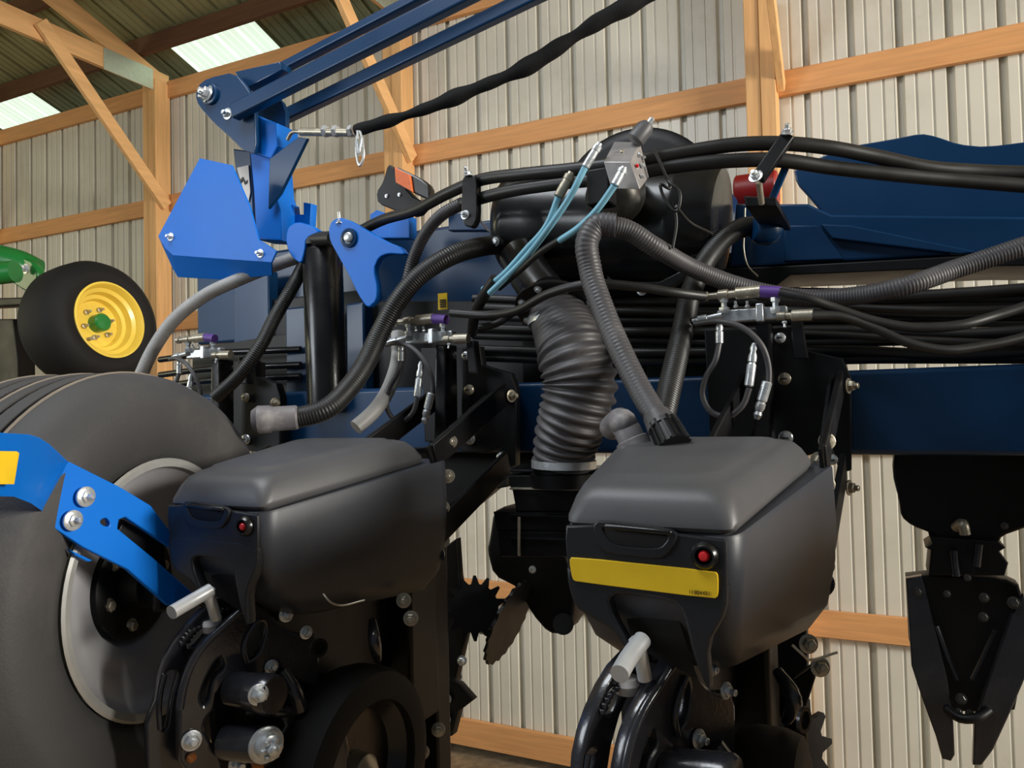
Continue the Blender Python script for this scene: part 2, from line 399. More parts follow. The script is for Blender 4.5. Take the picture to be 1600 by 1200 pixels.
# ---- hinge ears with black rod
er = thing('hinge_bracket', 'bright blue curved hinge ears with pin holding the black rod behind the cylinder', 'bracket', tuple(P(560, 480, Y=1.68)))
b = MB(); plateY(b, [(513, 358), (518, 345), (530, 339), (548, 345), (600, 376), (626, 386), (634, 398), (606, 396), (592, 402), (584, 420), (590, 450), (588, 470), (574, 482), (560, 462), (545, 430), (528, 400), (515, 376)], 1.66, .022, bev=.003, r=1); b.obj('ear', 'blue', er)
b = MB(); plateY(b, [(446, 372), (450, 354), (464, 346), (486, 352), (500, 362), (478, 372), (476, 392), (470, 412), (458, 404), (450, 392)], 1.70, .022, bev=.003, r=1); b.obj('ear', 'blue', er)
b = MB(); b.cyl(P(462, 376, Y=1.74), P(520, 372, Y=1.70), .020); b.obj('rod', 'hose', er)
b = MB(); c = P(546, 372, Y=1.66); b.lathe([(0, .026), (.006, .026), (.008, .018), (.004, .016)], c, (0, -1, 0), 28); b.obj('bushing', 'shaded_blue', er)
b = MB(); b.lathe([(0, .013), (.010, .013), (.012, .010)], c+V((.004, -.004, 0)), (0, -1, 0), 20); b.obj('pin', 'zinc', er)
b = MB(); b.bolt(P(531, 349, Y=1.665), (0, -.1, 1), .008, True, .022); b.obj('bolt', 'zinc', er)

# ---- folded marker arm
mk = thing('marker_arm', 'folded marker arm of two long shaded-blue tubes on a bright blue column', 'machine arm', tuple(P(415, 380, Y=1.95)))
def bar2(a, b_, hpx, Ya, Yb, wd, name, material, par, bev=.006):   # tube whose height in the picture plane is given
    pa, pb = P(*a, Y=Ya), P(*b_, Y=Yb); MB().bar(pa, pb, wd, hpx*mpp(a[0], Ya), (0, 1, 0)).obj(name, material, par, bev, seg=3)
bar2((366, 176), (1300, -298), 25, 1.775, 1.775, .035, 'lower_tube', 'shaded_blue', mk)
bar2((432, 112), (1300, -337), 14, 1.93, 1.93, .035, 'upper_tube', 'shaded_blue', mk)
bar2((440, 185), (1300, -231), 20, 2.02, 2.02, .035, 'rear_tube', 'shaded_blue', mk)
b = MB(); plateY(b, [(305, 150), (309, 133), (324, 122), (366, 112), (388, 140), (397, 158), (400, 240), (380, 236), (356, 212), (333, 192), (310, 166)], 1.80, .018, bev=.003, r=1); b.obj('pivot_plate', 'shaded_blue', mk)
b = MB(); plateY(b, [(399, 174), (432, 150), (441, 160), (447, 178), (447, 224), (432, 236), (399, 236)], 1.93, .018, bev=.003); b.obj('pivot_plate', 'shaded_blue', mk)
b = MB(); plateY(b, [(366, 112), (437, 96), (441, 108), (384, 138)], 1.84, .05, bev=.003); b.obj('stop_block', 'shaded_blue', mk)
b = MB(); plateY(b, [(397, 178), (402, 180), (432, 192), (434, 228), (423, 248), (398, 240)], 1.83, .10, bev=.005); b.obj('socket', 'blue', mk)
b = MB(); plateY(b, [(390, 236), (426, 246), (430, 300), (440, 330), (441, 376), (400, 374), (396, 300)], 1.84, .09, bev=.006); b.obj('column', 'blue', mk)
b = MB(); plateY(b, [(364, 232), (392, 236), (398, 372), (374, 330)], 1.90, .05, bev=.005); b.obj('column_back', 'shaded_blue', mk)
b = MB(); plateY(b, [(480, 216), (466, 214), (421, 248), (419, 326), (438, 302)], 1.815, .012, bev=.002); b.obj('fin', 'shaded_blue', mk)
b = MB(); plateY(b, [(370, 262), (388, 258), (391, 300), (388, 316), (380, 296)], 1.895, .002, bev=.0004); q = b.obj('decal', 'white', mk); q['label'] = 'white warning decal with black pictogram'
b = MB(); plateY(b, [(374, 282), (379, 276), (383, 284), (386, 281), (386, 285), (382, 288), (379, 281), (376, 286)], 1.892, .002, bev=.0003); b.obj('decal_print', 'print', q)
c = P(330, 148, Y=1.80); b = MB(); b.lathe([(0, .034), (.010, .034), (.012, .030)], c, (0, -1, 0), 28); b.obj('washer', 'shaded_blue', mk)
b = MB(); b.bolt(c+V((0, -.010, 0)), (-.35, -1, .15), .018, True, .014); b.bolt(c+V((-.012, -.014, -.012)), (-.35, -1, 0), .010, True, .012); b.obj('pivot_bolt', 'zinc', mk)
b = MB(); b.bolt(P(356, 178, Y=1.80), (0, -1, 0), .013, True, .008); b.obj('bolt', 'zinc', mk)
# ---- blue panel shield
sh = thing('blue_shield', 'bright blue angular sheet metal shield bolted left of the marker column', 'shield', tuple(P(340, 430, Y=1.66)))
b = MB(); plateY(b, [(312, 247), (362, 258), (390, 322), (404, 374), (432, 392), (424, 410), (350, 405), (270, 399), (258, 388), (247, 369)], 1.66, .006, bev=.001); b.obj('front_sheet', 'blue', sh)
# folded lower flange leaning back
f0 = [P(247, 369, Y=1.66), P(258, 388, Y=1.66), P(270, 399, Y=1.66), P(350, 405, Y=1.66), P(424, 410, Y=1.66)]
f1 = [P(262, 402, Y=1.70), P(270, 420, Y=1.70), P(278, 433, Y=1.70), P(352, 437, Y=1.70), P(425, 430, Y=1.70)]
b = MB(); n = 5; b.add(f0+f1+[p+V((0, .004, 0)) for p in f0+f1], [(i, i+1, n+i+1, n+i) for i in range(4)]+[(10+i, 10+n+i, 10+n+i+1, 10+i+1) for i in range(4)]+[(5+i, 6+i, 16+i, 15+i) for i in range(4)]); b.obj('flange', 'blue', sh)
for c in ((267, 370), (407, 396)):
    b = MB(); b.bolt(P(*c, Y=1.66), (0, -1, 0), .009, True, .008); b.obj('bolt', 'zinc', sh)
# ---- chrome turnbuckle with ring, black stay
tb = thing('turnbuckle', 'zinc turnbuckle rod and clevis hooked to the tip of the blue fin', 'turnbuckle', tuple(P(510, 208, Y=1.84)))
b = MB(); b.tube([P(449, 219, Y=1.83), P(455, 208, Y=1.83), P(470, 206, Y=1.83), P(505, 206, Y=1.83)], .006); b.cyl(P(470, 206, Y=1.83), P(545, 207, Y=1.83), .0125); b.obj('rod', 'steel', tb)
for x in (508, 524, 548):
    b = MB(); b.lathe([(0, .014), (.003, .018), (.016, .018), (.019, .014)], P(x-3, 206, Y=1.83), (1, 0, 0), 6); b.obj('nut', 'zinc', tb)
b = MB(); rg = [P(x, y, Y=1.81) for x, y in ((561, 202), (557, 222), (558, 248), (562, 259), (567, 250), (567, 225), (562, 203))]; b.tube(rg, .0038)
b.tube([P(x, y, Y=1.80) for x, y in ((558, 204), (561, 240), (565, 216))], .003); tag(b.obj('snap_ring', 'zinc', ang=80), 'narrow zinc snap link hanging where the turnbuckle meets the black stay', 'snap link')
st = MB(); pts = [P(*p) for p in ((556, 204, 1.82), (610, 188, 1.83), (665, 170, 1.84), (745, 138, 1.87), (820, 106, 1.90), (890, 62, 1.93), (945, 28, 1.96), (1010, -4, 2.0), (1120, -60, 2.06), (1350, -170, 2.2))]
st.tube(pts, lambda t: .0150+.006*min(1, t*2.5)+.0035*math.sin(t*38)+.002*math.sin(t*91+1), 16)
tag(st.obj('sleeved_stay', 'sleeve', ang=80), 'black fabric-sleeved stay cable rising diagonally to the upper edge', 'cable')
# ---- amber reflector bracket
am = thing('reflector_light', 'dark lamp with amber reflector face on a black bracket above the frame', 'lamp', tuple(P(625, 330, Y=1.80)))
b = MB(); plateY(b, [(588, 300), (598, 285), (606, 256), (616, 262), (640, 305), (668, 318), (650, 338), (620, 330), (590, 318)], 1.82, .03, bev=.003, r=1); b.obj('bracket', 'dblack', am)
b = MB(); plateY(b, [(612, 257), (655, 277), (671, 290), (672, 314), (655, 306), (618, 288)], 1.79, .03, bev=.005, r=1); b.obj('housing', 'lamp_plastic', am)
b = MB(); plateY(b, [(616, 261), (640, 273), (644, 300), (618, 285)], 1.782, .010, bev=.002); b.obj('reflector', 'amber', am)
for c in ((604, 306), (624, 304)):
    b = MB(); b.bolt(P(*c, Y=1.818), (0, -1, 0), .004); b.obj('bolt', 'zinc', am)
# ---- big hydraulic cylinder
cy = thing('hydraulic_cylinder', 'large glossy black hydraulic cylinder standing upright below the blue hinge ears', 'hydraulic cylinder', tuple(P(512, 630, Y=1.76)))
R_ = 31*mpp(510, 1.76)
b = MB(); b.lathe([(0, R_*.7), (.01, R_), (.46, R_), (.47, R_*.9)], P(512, 640, Y=1.76), P(503, 380, Y=1.76)-P(512, 640, Y=1.76), 40); b.obj('barrel', 'black', cy)
b = MB(); b.lathe([(0, R_*1.04), (.02, R_*1.04), (.024, R_*.8), (.04, R_*.5)], P(503, 386, Y=1.76), (0, 0, 1), 40); b.obj('gland', 'dblack', cy)

# ================================================================== FAN HOUSING AND AIR DUCT
fan = thing('fan_housing', 'big glossy black drum-shaped fan housing in the middle above the frame', 'fan housing', tuple(P(960, 470, Y=1.80)))
a = P(806, 352, Y=1.86); b_ = P(1128, 350, Y=1.86); Rf = .150
L_ = (b_-a).length
b = MB(); b.lathe([(-.012, Rf*.55), (-.010, Rf*.86), (.012, Rf*.985), (.03, Rf), (L_*.80, Rf), (L_*.81, Rf*1.02), (L_*.84, Rf*1.02), (L_*.85, Rf), (L_-.02, Rf*.96), (L_, Rf*.86), (L_+.004, Rf*.5), (L_+.004, 0)], a, b_-a, 64); b.obj('drum', 'black', fan)
c = P(990, 332, Y=2.02); b = MB(); b.lathe([(0, .20), (.004, .225), (.012, .235), (.10, .235), (.108, .225)], c, (0, 1, 0), 64); b.obj('scroll', 'dblack', fan)
b = MB(); b.tube([P(812, 400, Y=1.72), P(830, 432, Y=1.68), P(852, 462, Y=1.64)], .052, 28); b.obj('outlet', 'black', fan)
b = MB(); b.lathe([(0, .064), (.07, .064), (.085, .062), (.10, .054), (.112, .040), (.118, .02), (.119, 0)], P(968, 305, Y=1.72), (.1, -1, -.35), 40); b.obj('motor', 'dsteel', fan)
b = MB(); plateY(b, [(948, 430), (960, 440), (1030, 440), (1110, 400), (1050, 448), (950, 448)], 1.74, .03, bev=.003); b.obj('lip', 'black', fan)
for c in ((774, 378), (1003, 454)):
    b = MB(); b.bolt(P(*c, Y=1.70), (0, -1, 0), .008); b.obj('bolt', 'zinc', fan)
fg = thing('duct_flange', 'black bolted flange ring between fan outlet and ribbed air duct', 'flange', tuple(P(870, 500, Y=1.63)))
ax = V((.05, -.55, -.83)).normalized(); fc = P(872, 482, Y=1.63)
b = MB(); b.lathe([(0, .060), (0, .098), (.008, .100), (.010, .098), (.010, .060)], fc, ax, 48, True); b.obj('ring', 'black', fg)
t = ax.cross(V((1, 0, 0))).normalized(); s_ = ax.cross(t)
for k in range(8):
    an = k*PI/4+.2; b = MB(); b.bolt(fc+ax*.010+t*(math.cos(an)*.084)+s_*(math.sin(an)*.084), ax, .0065); b.obj('bolt', 'zinc', fg)
du = thing('air_duct', 'thick ribbed black air duct bending down from the fan housing', 'air duct', tuple(P(885, 720, Y=1.60)))
def duct_r(t):
    return .066+.014*math.sin(PI*min(1, t*1.05))**1.2
b = MB(); pts = [P(870, 484, Y=1.62), P(884, 520, Y=1.60), P(898, 560, Y=1.58), P(906, 600, Y=1.58), P(898, 645, Y=1.58), P(884, 690, Y=1.59), P(880, 722, Y=1.60)]
sp = spline(pts, .002); n = len(sp)
b.tube(pts, lambda t: duct_r(t)*1.0+(.0045*math.cos(t*2*PI*19) if t > .28 else .0012*math.cos(t*2*PI*30)), 40, step=.0025); b.obj('bellows', 'hose_g', du, ang=80)
for p_, r_ in (((873, 493, 1.62), .070), ((881, 719, 1.60), .070)):
    c = P(*p_[:2], Y=p_[2]); axx = V((.15, -.1, -1)) if p_[1] < 600 else V((-.03, 0, -1))
    b = MB(); b.lathe([(0, r_), (0, r_+.003), (.017, r_+.003), (.017, r_)], c, axx, 48, True); b.obj('clamp_band', 'zinc', du)
# air manifold column under the duct
am_ = thing('air_manifold', 'black stacked air manifold column with pale plate edges under the duct clamp', 'air manifold', tuple(P(860, 880, Y=1.66)))
b = MB(); b.lathe([(0, .074), (.03, .074), (.032, .066), (.05, .066)], P(880, 760, Y=1.62), (0, 0, 1), 40); b.obj('spigot', 'dblack', am_)
for y0, y1, xl, xr in ((742, 766, 792, 935), (766, 800, 800, 930), (800, 830, 770, 930), (830, 870, 776, 930)):
    b = MB(); plateY(b, [(xl, y0), (xr, y0), (xr, y1), (xl+6, y1)], 1.62, .14, bev=.004); b.obj('block', 'dblack', am_)
for y in (736, 764, 806, 842):
    b = MB(); plateY(b, [(796, y-2), (930, y), (930, y+3), (796, y+1)], 1.612, .16, bev=.0006); b.obj('plate_edge', 'steel' if y == 764 else 'black', am_)
b = MB(); b.cyl(P(811, 808, Y=1.60), P(811, 868, Y=1.60), .0035); b.obj('rod', 'steel', am_)

# ================================================================== VALVE BLOCK
vb = thing('valve_block', 'grey aluminium hydraulic valve block with red mark and gauge port', 'valve block', tuple(P(970, 290, Y=1.48)))
f = [P(943, 252, Y=1.47), P(985, 251, Y=1.47), P(1000, 295, Y=1.47), P(955, 295, Y=1.47)]
kx = V((.012, .07, .028))
b = MB()
top = [(943, 252), (985, 252), (1000, 222), (960, 222)]
q0 = P(943, 253, Y=1.44); q1 = P(985, 253, Y=1.44); q2 = P(1000, 296, Y=1.44); q3 = P(955, 295, Y=1.44)
q4 = P(960, 221, Y=1.51); q5 = P(1000, 222, Y=1.51); q6 = P(1014, 277, Y=1.51); q7 = P(968, 277, Y=1.51)
b.add([q0, q1, q2, q3, q4, q5, q6, q7], [(3, 2, 1, 0), (0, 1, 5, 4), (1, 2, 6, 5), (2, 3, 7, 6), (3, 0, 4, 7), (4, 5, 6, 7)]); b.obj('body', 'alu', vb, .0015)
sd = (q5-q1).normalized(); nn = (q2-q1).cross(q5-q1).normalized(); nn = nn if nn.x > 0 else -nn
def on_side(u, v_, h): return q1.lerp(q5, u)+(q2-q1)*v_+nn*h
for u, v_, mm, rr in ((.25, .35, 'red', .004), (.65, .25, 'zinc', .005), (.6, .6, 'zinc', .0055), (.85, .5, 'zinc', .004), (.35, .8, 'zinc', .005)):
    b = MB(); b.lathe([(0, rr), (.003, rr), (.005, rr*.7)], on_side(u, v_, 0), nn, 6); b.obj('port_plug', mm, vb)
tn = (q4-q0).cross(q1-q0).normalized(); tn = tn if tn.z > 0 else -tn
b = MB(); b.lathe([(0, .005), (.003, .005), (.004, .003)], (q0+q5)/2, tn, 6); b.obj('cap_screw', 'steel', vb)
pa = P(990, 222, Y=1.49); pb = P(1016, 190, Y=1.50)
b = MB(); b.lathe([(0, .013), (.006, .019), (.036, .018), (.046, .012)], pa, pb-pa, 28); b.obj('cartridge', 'lid', vb)
b = MB(); b.lathe([(0, .006), (.012, .007), (.016, .003)], pa+(pb-pa).normalized()*.045, pb-pa, 12); b.obj('cartridge_tip', 'zinc', vb)
b = MB(); b.box(P(940, 295, Y=1.52), (.05, .05, .075)); b.obj('mount', 'dblack', vb, .004)
# pale blue lines with crimped fittings
def crimp(name, label, pts, r, material='zinc'):
    b = MB(); P_ = [V(p) for p in pts]; d = (P_[1]-P_[0])
    l = d.length; b.lathe([(0, r*.75), (l*.1, r*.8), (l*.12, r*1.15), (l*.3, r*1.15), (l*.32, r), (l*.55, r*1.05), (l*.97, r*1.05), (l, r*.8)], P_[0], d, 16)
    return tag(b.obj(name, material), label, 'hose fitting')
crimp('hose_fitting', 'zinc elbow fitting joining the left pale blue line beside the valve block', (P(937, 224, Y=1.44), P(914, 262, Y=1.43)), .008)
crimp('hose_fitting', 'zinc crimped fitting on the front of the valve block above a pale blue line', (P(975, 262, Y=1.42), P(960, 290, Y=1.41)), .0085)
crimp('hose_fitting', 'dull brass fitting on the fan drum above a short pale blue line', (P(893, 270, Y=1.47), P(872, 308, Y=1.46)), .010, 'steel')
hose('air_line', 'long pale blue line curving from the elbow fitting down to the middle', [(914, 262, 1.43), (892, 305, 1.43), (862, 350, 1.45), (825, 398, 1.5), (765, 458, 1.56)], .0068, 'bluehose')
hose('air_line', 'short pale blue line hanging from the brass fitting on the drum', [(872, 308, 1.46), (858, 345, 1.47), (820, 392, 1.52), (785, 430, 1.56), (755, 452, 1.6)], .0066, 'bluehose')
hose('air_line', 'pale blue line leaving the front of the valve block and ending in black sleeving', [(960, 290, 1.41), (935, 325, 1.42), (905, 355, 1.44), (874, 376, 1.46)], .0068, 'bluehose')
hose('sleeved_line', 'thin black sleeved line continuing from the pale blue line end', [(876, 374, 1.46), (850, 390, 1.48), (815, 420, 1.52), (780, 450, 1.58)], .0072, 'hose')
hose('sleeved_line', 'black sleeve gathering the two left pale blue lines below the drum', [(774, 436, 1.575), (756, 462, 1.60), (742, 492, 1.66), (738, 520, 1.74)], .0135, 'hose')
hose('wire', 'thin black wire looped in a knot on the drum right of the valve block', [(1021, 232, 1.5), (1036, 265, 1.5), (1046, 295, 1.5), (1032, 288, 1.49), (1034, 300, 1.49), (1058, 330, 1.49), (1062, 300, 1.49), (1045, 284, 1.49), (1044, 280, 1.5)], .0032, 'hose')
hose('wire', 'thin wire tail hanging straight down from the knot to the big hose', [(1052, 315, 1.49), (1057, 345, 1.5), (1051, 388, 1.5)], .003, 'hose')
hose('wire', 'thin black wire running from the knot towards the drum end', [(1056, 322, 1.49), (1075, 345, 1.55), (1112, 365, 1.65)], .0032, 'hose')

# ================================================================== HOSES
hose('overhead_hose', 'upper of two long black hoses arched over the fan housing', [(560, 362, 1.75), (600, 343, 1.7), (650, 328, 1.66), (700, 302, 1.62), (745, 283, 1.6), (820, 272, 1.56), (900, 264, 1.54), (1000, 250, 1.54), (1080, 236, 1.56), (1150, 226, 1.58), (1215, 224, 1.6), (1290, 230, 1.64), (1370, 245, 1.7), (1450, 262, 1.75), (1530, 268, 1.8), (1700, 272, 1.85), (1950, 276, 1.85), (2200, 280, 1.85)], .0145, 'hose', .0002, .006)
hose('overhead_hose', 'lower of two long black hoses passing behind the slanted clamp', [(722, 318, 1.62), (790, 300, 1.58), (880, 286, 1.55), (960, 277, 1.54), (1040, 262, 1.55), (1130, 252, 1.57), (1210, 250, 1.6), (1300, 262, 1.66), (1400, 273, 1.72), (1500, 282, 1.78), (1700, 296, 1.85), (1950, 300, 1.85), (2200, 304, 1.85)], .0145, 'hose')
hose('ridged_hose', 'dusty ridged hose dropping from the upright clamp behind the blue ear', [(722, 318, 1.62), (690, 336, 1.63), (664, 366, 1.65), (646, 405, 1.67), (634, 450, 1.68), (612, 505, 1.69)], .0150, 'hose_g', .0012, .007)
hose('corrugated_hose', 'thick black corrugated hose curving from the frame to the grey cuff at the tyre', [(800, 382, 1.78), (750, 386, 1.68), (700, 402, 1.6), (652, 434, 1.56), (618, 476, 1.54), (594, 520, 1.52), (572, 566, 1.48), (545, 606, 1.42), (508, 640, 1.36), (460, 654, 1.32)], .0235, 'hose', .0008, .0062, n=20)
b = MB(); b.lathe([(0, .024), (.004, .027), (.055, .027), (.06, .030), (.085, .031), (.098, .022)], P(466, 652, Y=1.32), P(402, 656, Y=1.27)-P(466, 652, Y=1.32), 28)
tag(b.obj('hose_cuff', 'elbow'), 'worn grey plastic cuff on the end of the thick hose above the tyre', 'hose cuff')
hose('corrugated_hose', 'black corrugated hose running down left of the upright cylinder to the tyre', [(476, 412, 1.78), (455, 452, 1.72), (430, 495, 1.68), (404, 545, 1.62), (372, 588, 1.58), (335, 622, 1.55)], .0190, 'hose', .0007, .006, n=18)
hose('pale_hose', 'pale dusty hose arching from the blue shield down behind the big tyre', [(476, 398, 1.78), (430, 414, 1.74), (375, 436, 1.70), (320, 462, 1.66), (272, 500, 1.62), (240, 545, 1.60), (214, 600, 1.58)], .0195, 'hose_l', .0006, .006, n=18)
hose('worn_pipe', 'scuffed grey pipe descending between looped hose and thick corrugated hose', [(622, 520, 1.62), (622, 560, 1.6), (606, 610, 1.56), (582, 645, 1.5), (556, 668, 1.46)], .0180, 'hose_l', n=18)
hose('corrugated_hose', 'dusty corrugated hose dropping from the rounded bend to the right hopper lid', [(962, 352, 1.44), (934, 352, 1.43), (919, 372, 1.42), (922, 420, 1.42), (940, 478, 1.40), (966, 540, 1.37), (998, 605, 1.33), (1032, 662, 1.28)], lambda t: .0235-.003*t, 'hose_g', .0007, .0085, n=20)
hose('corrugated_hose', 'long corrugated hose sweeping right from the rounded bend across the frame', [(940, 353, 1.44), (975, 358, 1.46), (1020, 384, 1.49), (1080, 418, 1.58), (1140, 442, 1.64), (1200, 458, 1.67), (1260, 466, 1.67), (1330, 463, 1.67), (1410, 448, 1.66), (1500, 418, 1.7), (1600, 385, 1.72), (2100, 240, 1.85)], lambda t: .0185+.003*max(0, 1-t*9), 'hose_g', .0006, .0058, n=20)
hose('corrugated_hose', 'black corrugated hose bending down from the frame spout behind the dusty hose', [(1196, 360, 1.88), (1170, 354, 1.83), (1140, 366, 1.78), (1108, 400, 1.73), (1082, 450, 1.66), (1066, 520, 1.58), (1050, 590, 1.48), (1034, 660, 1.4)], .0225, 'hose', .0007, .0055, n=20)
b = MB(); b.lathe([(0, .026), (.01, .034), (.035, .036), (.055, .028), (.062, .018)], P(1178, 357, Y=1.80), V((.9, .5, -.1)), 28); tag(b.obj('spout', 'shaded_blue'), 'rounded dark spout on the frame where the black hose begins', 'spout')
b = MB(); d_ = P(1050, 694, Y=1.24)-P(1030, 655, Y=1.27); b.lathe([(0, .024), (.03, .026), (.032, .023)], P(1026, 650, Y=1.275), d_, 24)
cf = tag(b.obj('hose_cuff', 'hose_g'), 'ribbed dark cuff seating the dusty hose behind the right hopper lid', 'hose cuff')
b = MB(); o_ = P(1036, 664, Y=1.265); b.lathe([(0, .024), (.05, .027)], o_, d_, 24)
u_ = d_.cross(V((0, 1, 0))).normalized(); w_ = d_.cross(u_).normalized()
for k in range(16):
    an = 2*PI*k/16; rr = u_*math.cos(an)+w_*math.sin(an); b.bar(o_+rr*.026, o_+d_.normalized()*.05+rr*.0285, .004, .004, rr)
q = b.obj('ribs', 'dblack', cf)
el = thing('elbow_fitting', 'grey plastic elbow rising behind the left edge of the right hopper lid', 'elbow', tuple(P(985, 700, Y=1.28)))
b = MB(); b.tube([P(994, 706, Y=1.27), P(984, 680, Y=1.27), P(975, 664, Y=1.28), P(966, 660, Y=1.34), P(956, 668, Y=1.40)], .0235, 24); b.lathe([(-.02, .012), (-.012, .02), (0, .0245), (.012, .02)], P(974, 660, Y=1.27), (0, .3, -1), 24); b.obj('bend', 'elbow', el, ang=80)
b = MB(); b.lathe([(0, .029), (.022, .029), (.024, .025)], P(996, 706, Y=1.27), P(984, 680, Y=1.27)-P(996, 706, Y=1.27), 28); b.obj('collar', 'elbow', el)
# clamps over the hose pair
k1 = thing('hose_clamp', 'upright black hose clamp bar with zinc bolts left of the fan housing', 'hose clamp', tuple(P(735, 350, Y=1.58)))
b = MB(); plateY(b, [(722, 280), (728, 272), (745, 274), (746, 340), (738, 356), (724, 352), (720, 330)], 1.57, .022, bev=.003, r=1); b.obj('bar', 'black', k1)
for c, s2 in (((731, 272), .02), ((727, 336), .014)):
    b = MB(); b.bolt(P(*c, Y=1.57), (0, -.6, .8) if s2 == .02 else (0, -1, .1), .0075, True, s2*.5); b.obj('bolt', 'zinc', k1)
k2 = thing('hose_clamp', 'slanted black hose clamp bar with zinc bolts above the dark beam', 'hose clamp', tuple(P(1205, 310, Y=1.56)))
b = MB(); b.bar(P(1184, 280, Y=1.54), P(1232, 212, Y=1.56), .022, .026, (0, 1, 0)); b.obj('bar', 'dblack', k2, .003)
b = MB(); b.bolt(P(1181, 276, Y=1.53), (-.2, -.8, .4), .0095, True, .006); b.obj('bolt', 'zinc', k2)
b = MB(); b.bolt(P(1230, 208, Y=1.55), (.1, -.5, .8), .0085, True, .008); b.obj('bolt', 'zinc', k2)
b = MB(); b.cyl(P(1186, 285, Y=1.56), P(1190, 318, Y=1.6), .006); b.obj('stud', 'steel', k2)
b = MB(); plateY(b, [(1222, 258), (1232, 262), (1206, 322), (1196, 320)], 1.62, .012, bev=.002); b.obj('strut', 'shaded_blue', k2)
b = MB(); plateY(b, [(1162, 306), (1212, 308), (1214, 322), (1165, 322)], 1.60, .25, bev=.003); b.obj('base', 'dblack', k2)
b = MB(); b.lathe([(0, .05), (.005, .055), (.115, .055), (.12, .05)], P(1150, 304, Y=2.35), (1, 0, 0), 32); q = b.obj('red_cylinder', 'redtank', fr); q['label'] = 'red cylinder behind the slanted clamp'
hose('thin_line', 'thin pale line hanging down the face of the dark upper beam', [(1164, 325, 1.9), (1163, 360, 1.9), (1162, 390, 1.9), (1170, 418, 1.9), (1184, 432, 1.9)], .0022, 'steel')

# hydraulic lines to the right of the manifolds
hl = [
 ('black hydraulic hose leaving the purple band and sagging to the right edge', [(1218, 457, 1.58), (1260, 466, 1.58), (1300, 480, 1.6), (1360, 500, 1.62), (1430, 512, 1.64), (1500, 508, 1.66), (1560, 492, 1.7), (1700, 450, 1.75), (1950, 454, 1.75), (2200, 458, 1.75)], .0095),
 ('lowest black hydraulic hose sagging from the right tee fitting', [(1268, 493, 1.58), (1310, 494, 1.6), (1360, 510, 1.62), (1420, 536, 1.63), (1480, 547, 1.65), (1540, 540, 1.68), (1700, 505, 1.75), (1950, 509, 1.75), (2200, 513, 1.75)], .0092),
 ('black hose crossing straight to the right under the corrugated hose', [(1230, 470, 1.74), (1330, 480, 1.74), (1460, 485, 1.74), (1560, 484, 1.75), (1700, 470, 1.78), (1950, 474, 1.78), (2200, 478, 1.78)], .008),
 ('black hose lying along the top of the right toolbar', [(1215, 520, 1.80), (1320, 524, 1.80), (1450, 532, 1.80), (1560, 536, 1.8), (1700, 538, 1.8), (1950, 542, 1.8), (2200, 546, 1.8)], .008),
 ('black hose rising to the right edge beside the corrugated hose', [(1230, 462, 1.84), (1400, 464, 1.84), (1520, 457, 1.84), (1700, 446, 1.84), (1950, 450, 1.84), (2200, 454, 1.84)], .012),
 ('black hose bridging the left and right manifolds over the air duct', [(705, 489, 1.58), (760, 492, 1.57), (810, 484, 1.53), (860, 458, 1.49), (920, 444, 1.47), (1000, 449, 1.49), (1060, 458, 1.53), (1100, 463, 1.58)], .0098),
 ('short black hose curving away from the middle manifold fitting', [(748, 512, 1.58), (775, 506, 1.6), (800, 490, 1.63), (835, 470, 1.7)], .0085),
]
for lb, pts, r in hl: hose('hydraulic_hose', lb, pts, r, 'hose')
for i, (y0, y1, Yk) in enumerate(((466, 470, 1.86), (480, 486, 1.84), (494, 499, 1.85), (512, 516, 1.83), (524, 534, 1.84), (545, 548, 1.82), (558, 561, 1.83))):
    o = MB().tube([P(740, y0, Y=Yk), P(930, y0+6, Y=Yk), P(1120, y1+2, Y=Yk), P(1330, y1, Y=Yk), P(1480, y1+(6 if i % 2 else -4), Y=Yk), P(1700, y1-4, Y=Yk), P(1950, y1-4, Y=Yk), P(2200, y1-4, Y=Yk)], .0115, 10).obj('bundled_line', 'hose', ang=80)
    tag(o, ['topmost', 'second', 'third', 'fourth', 'fifth', 'sixth', 'lowest'][i]+' black line '+('of' if i in (0, 6) else 'from the top of')+' the bundle running along the top of the toolbar', 'hose', 'bundled lines above the toolbar')

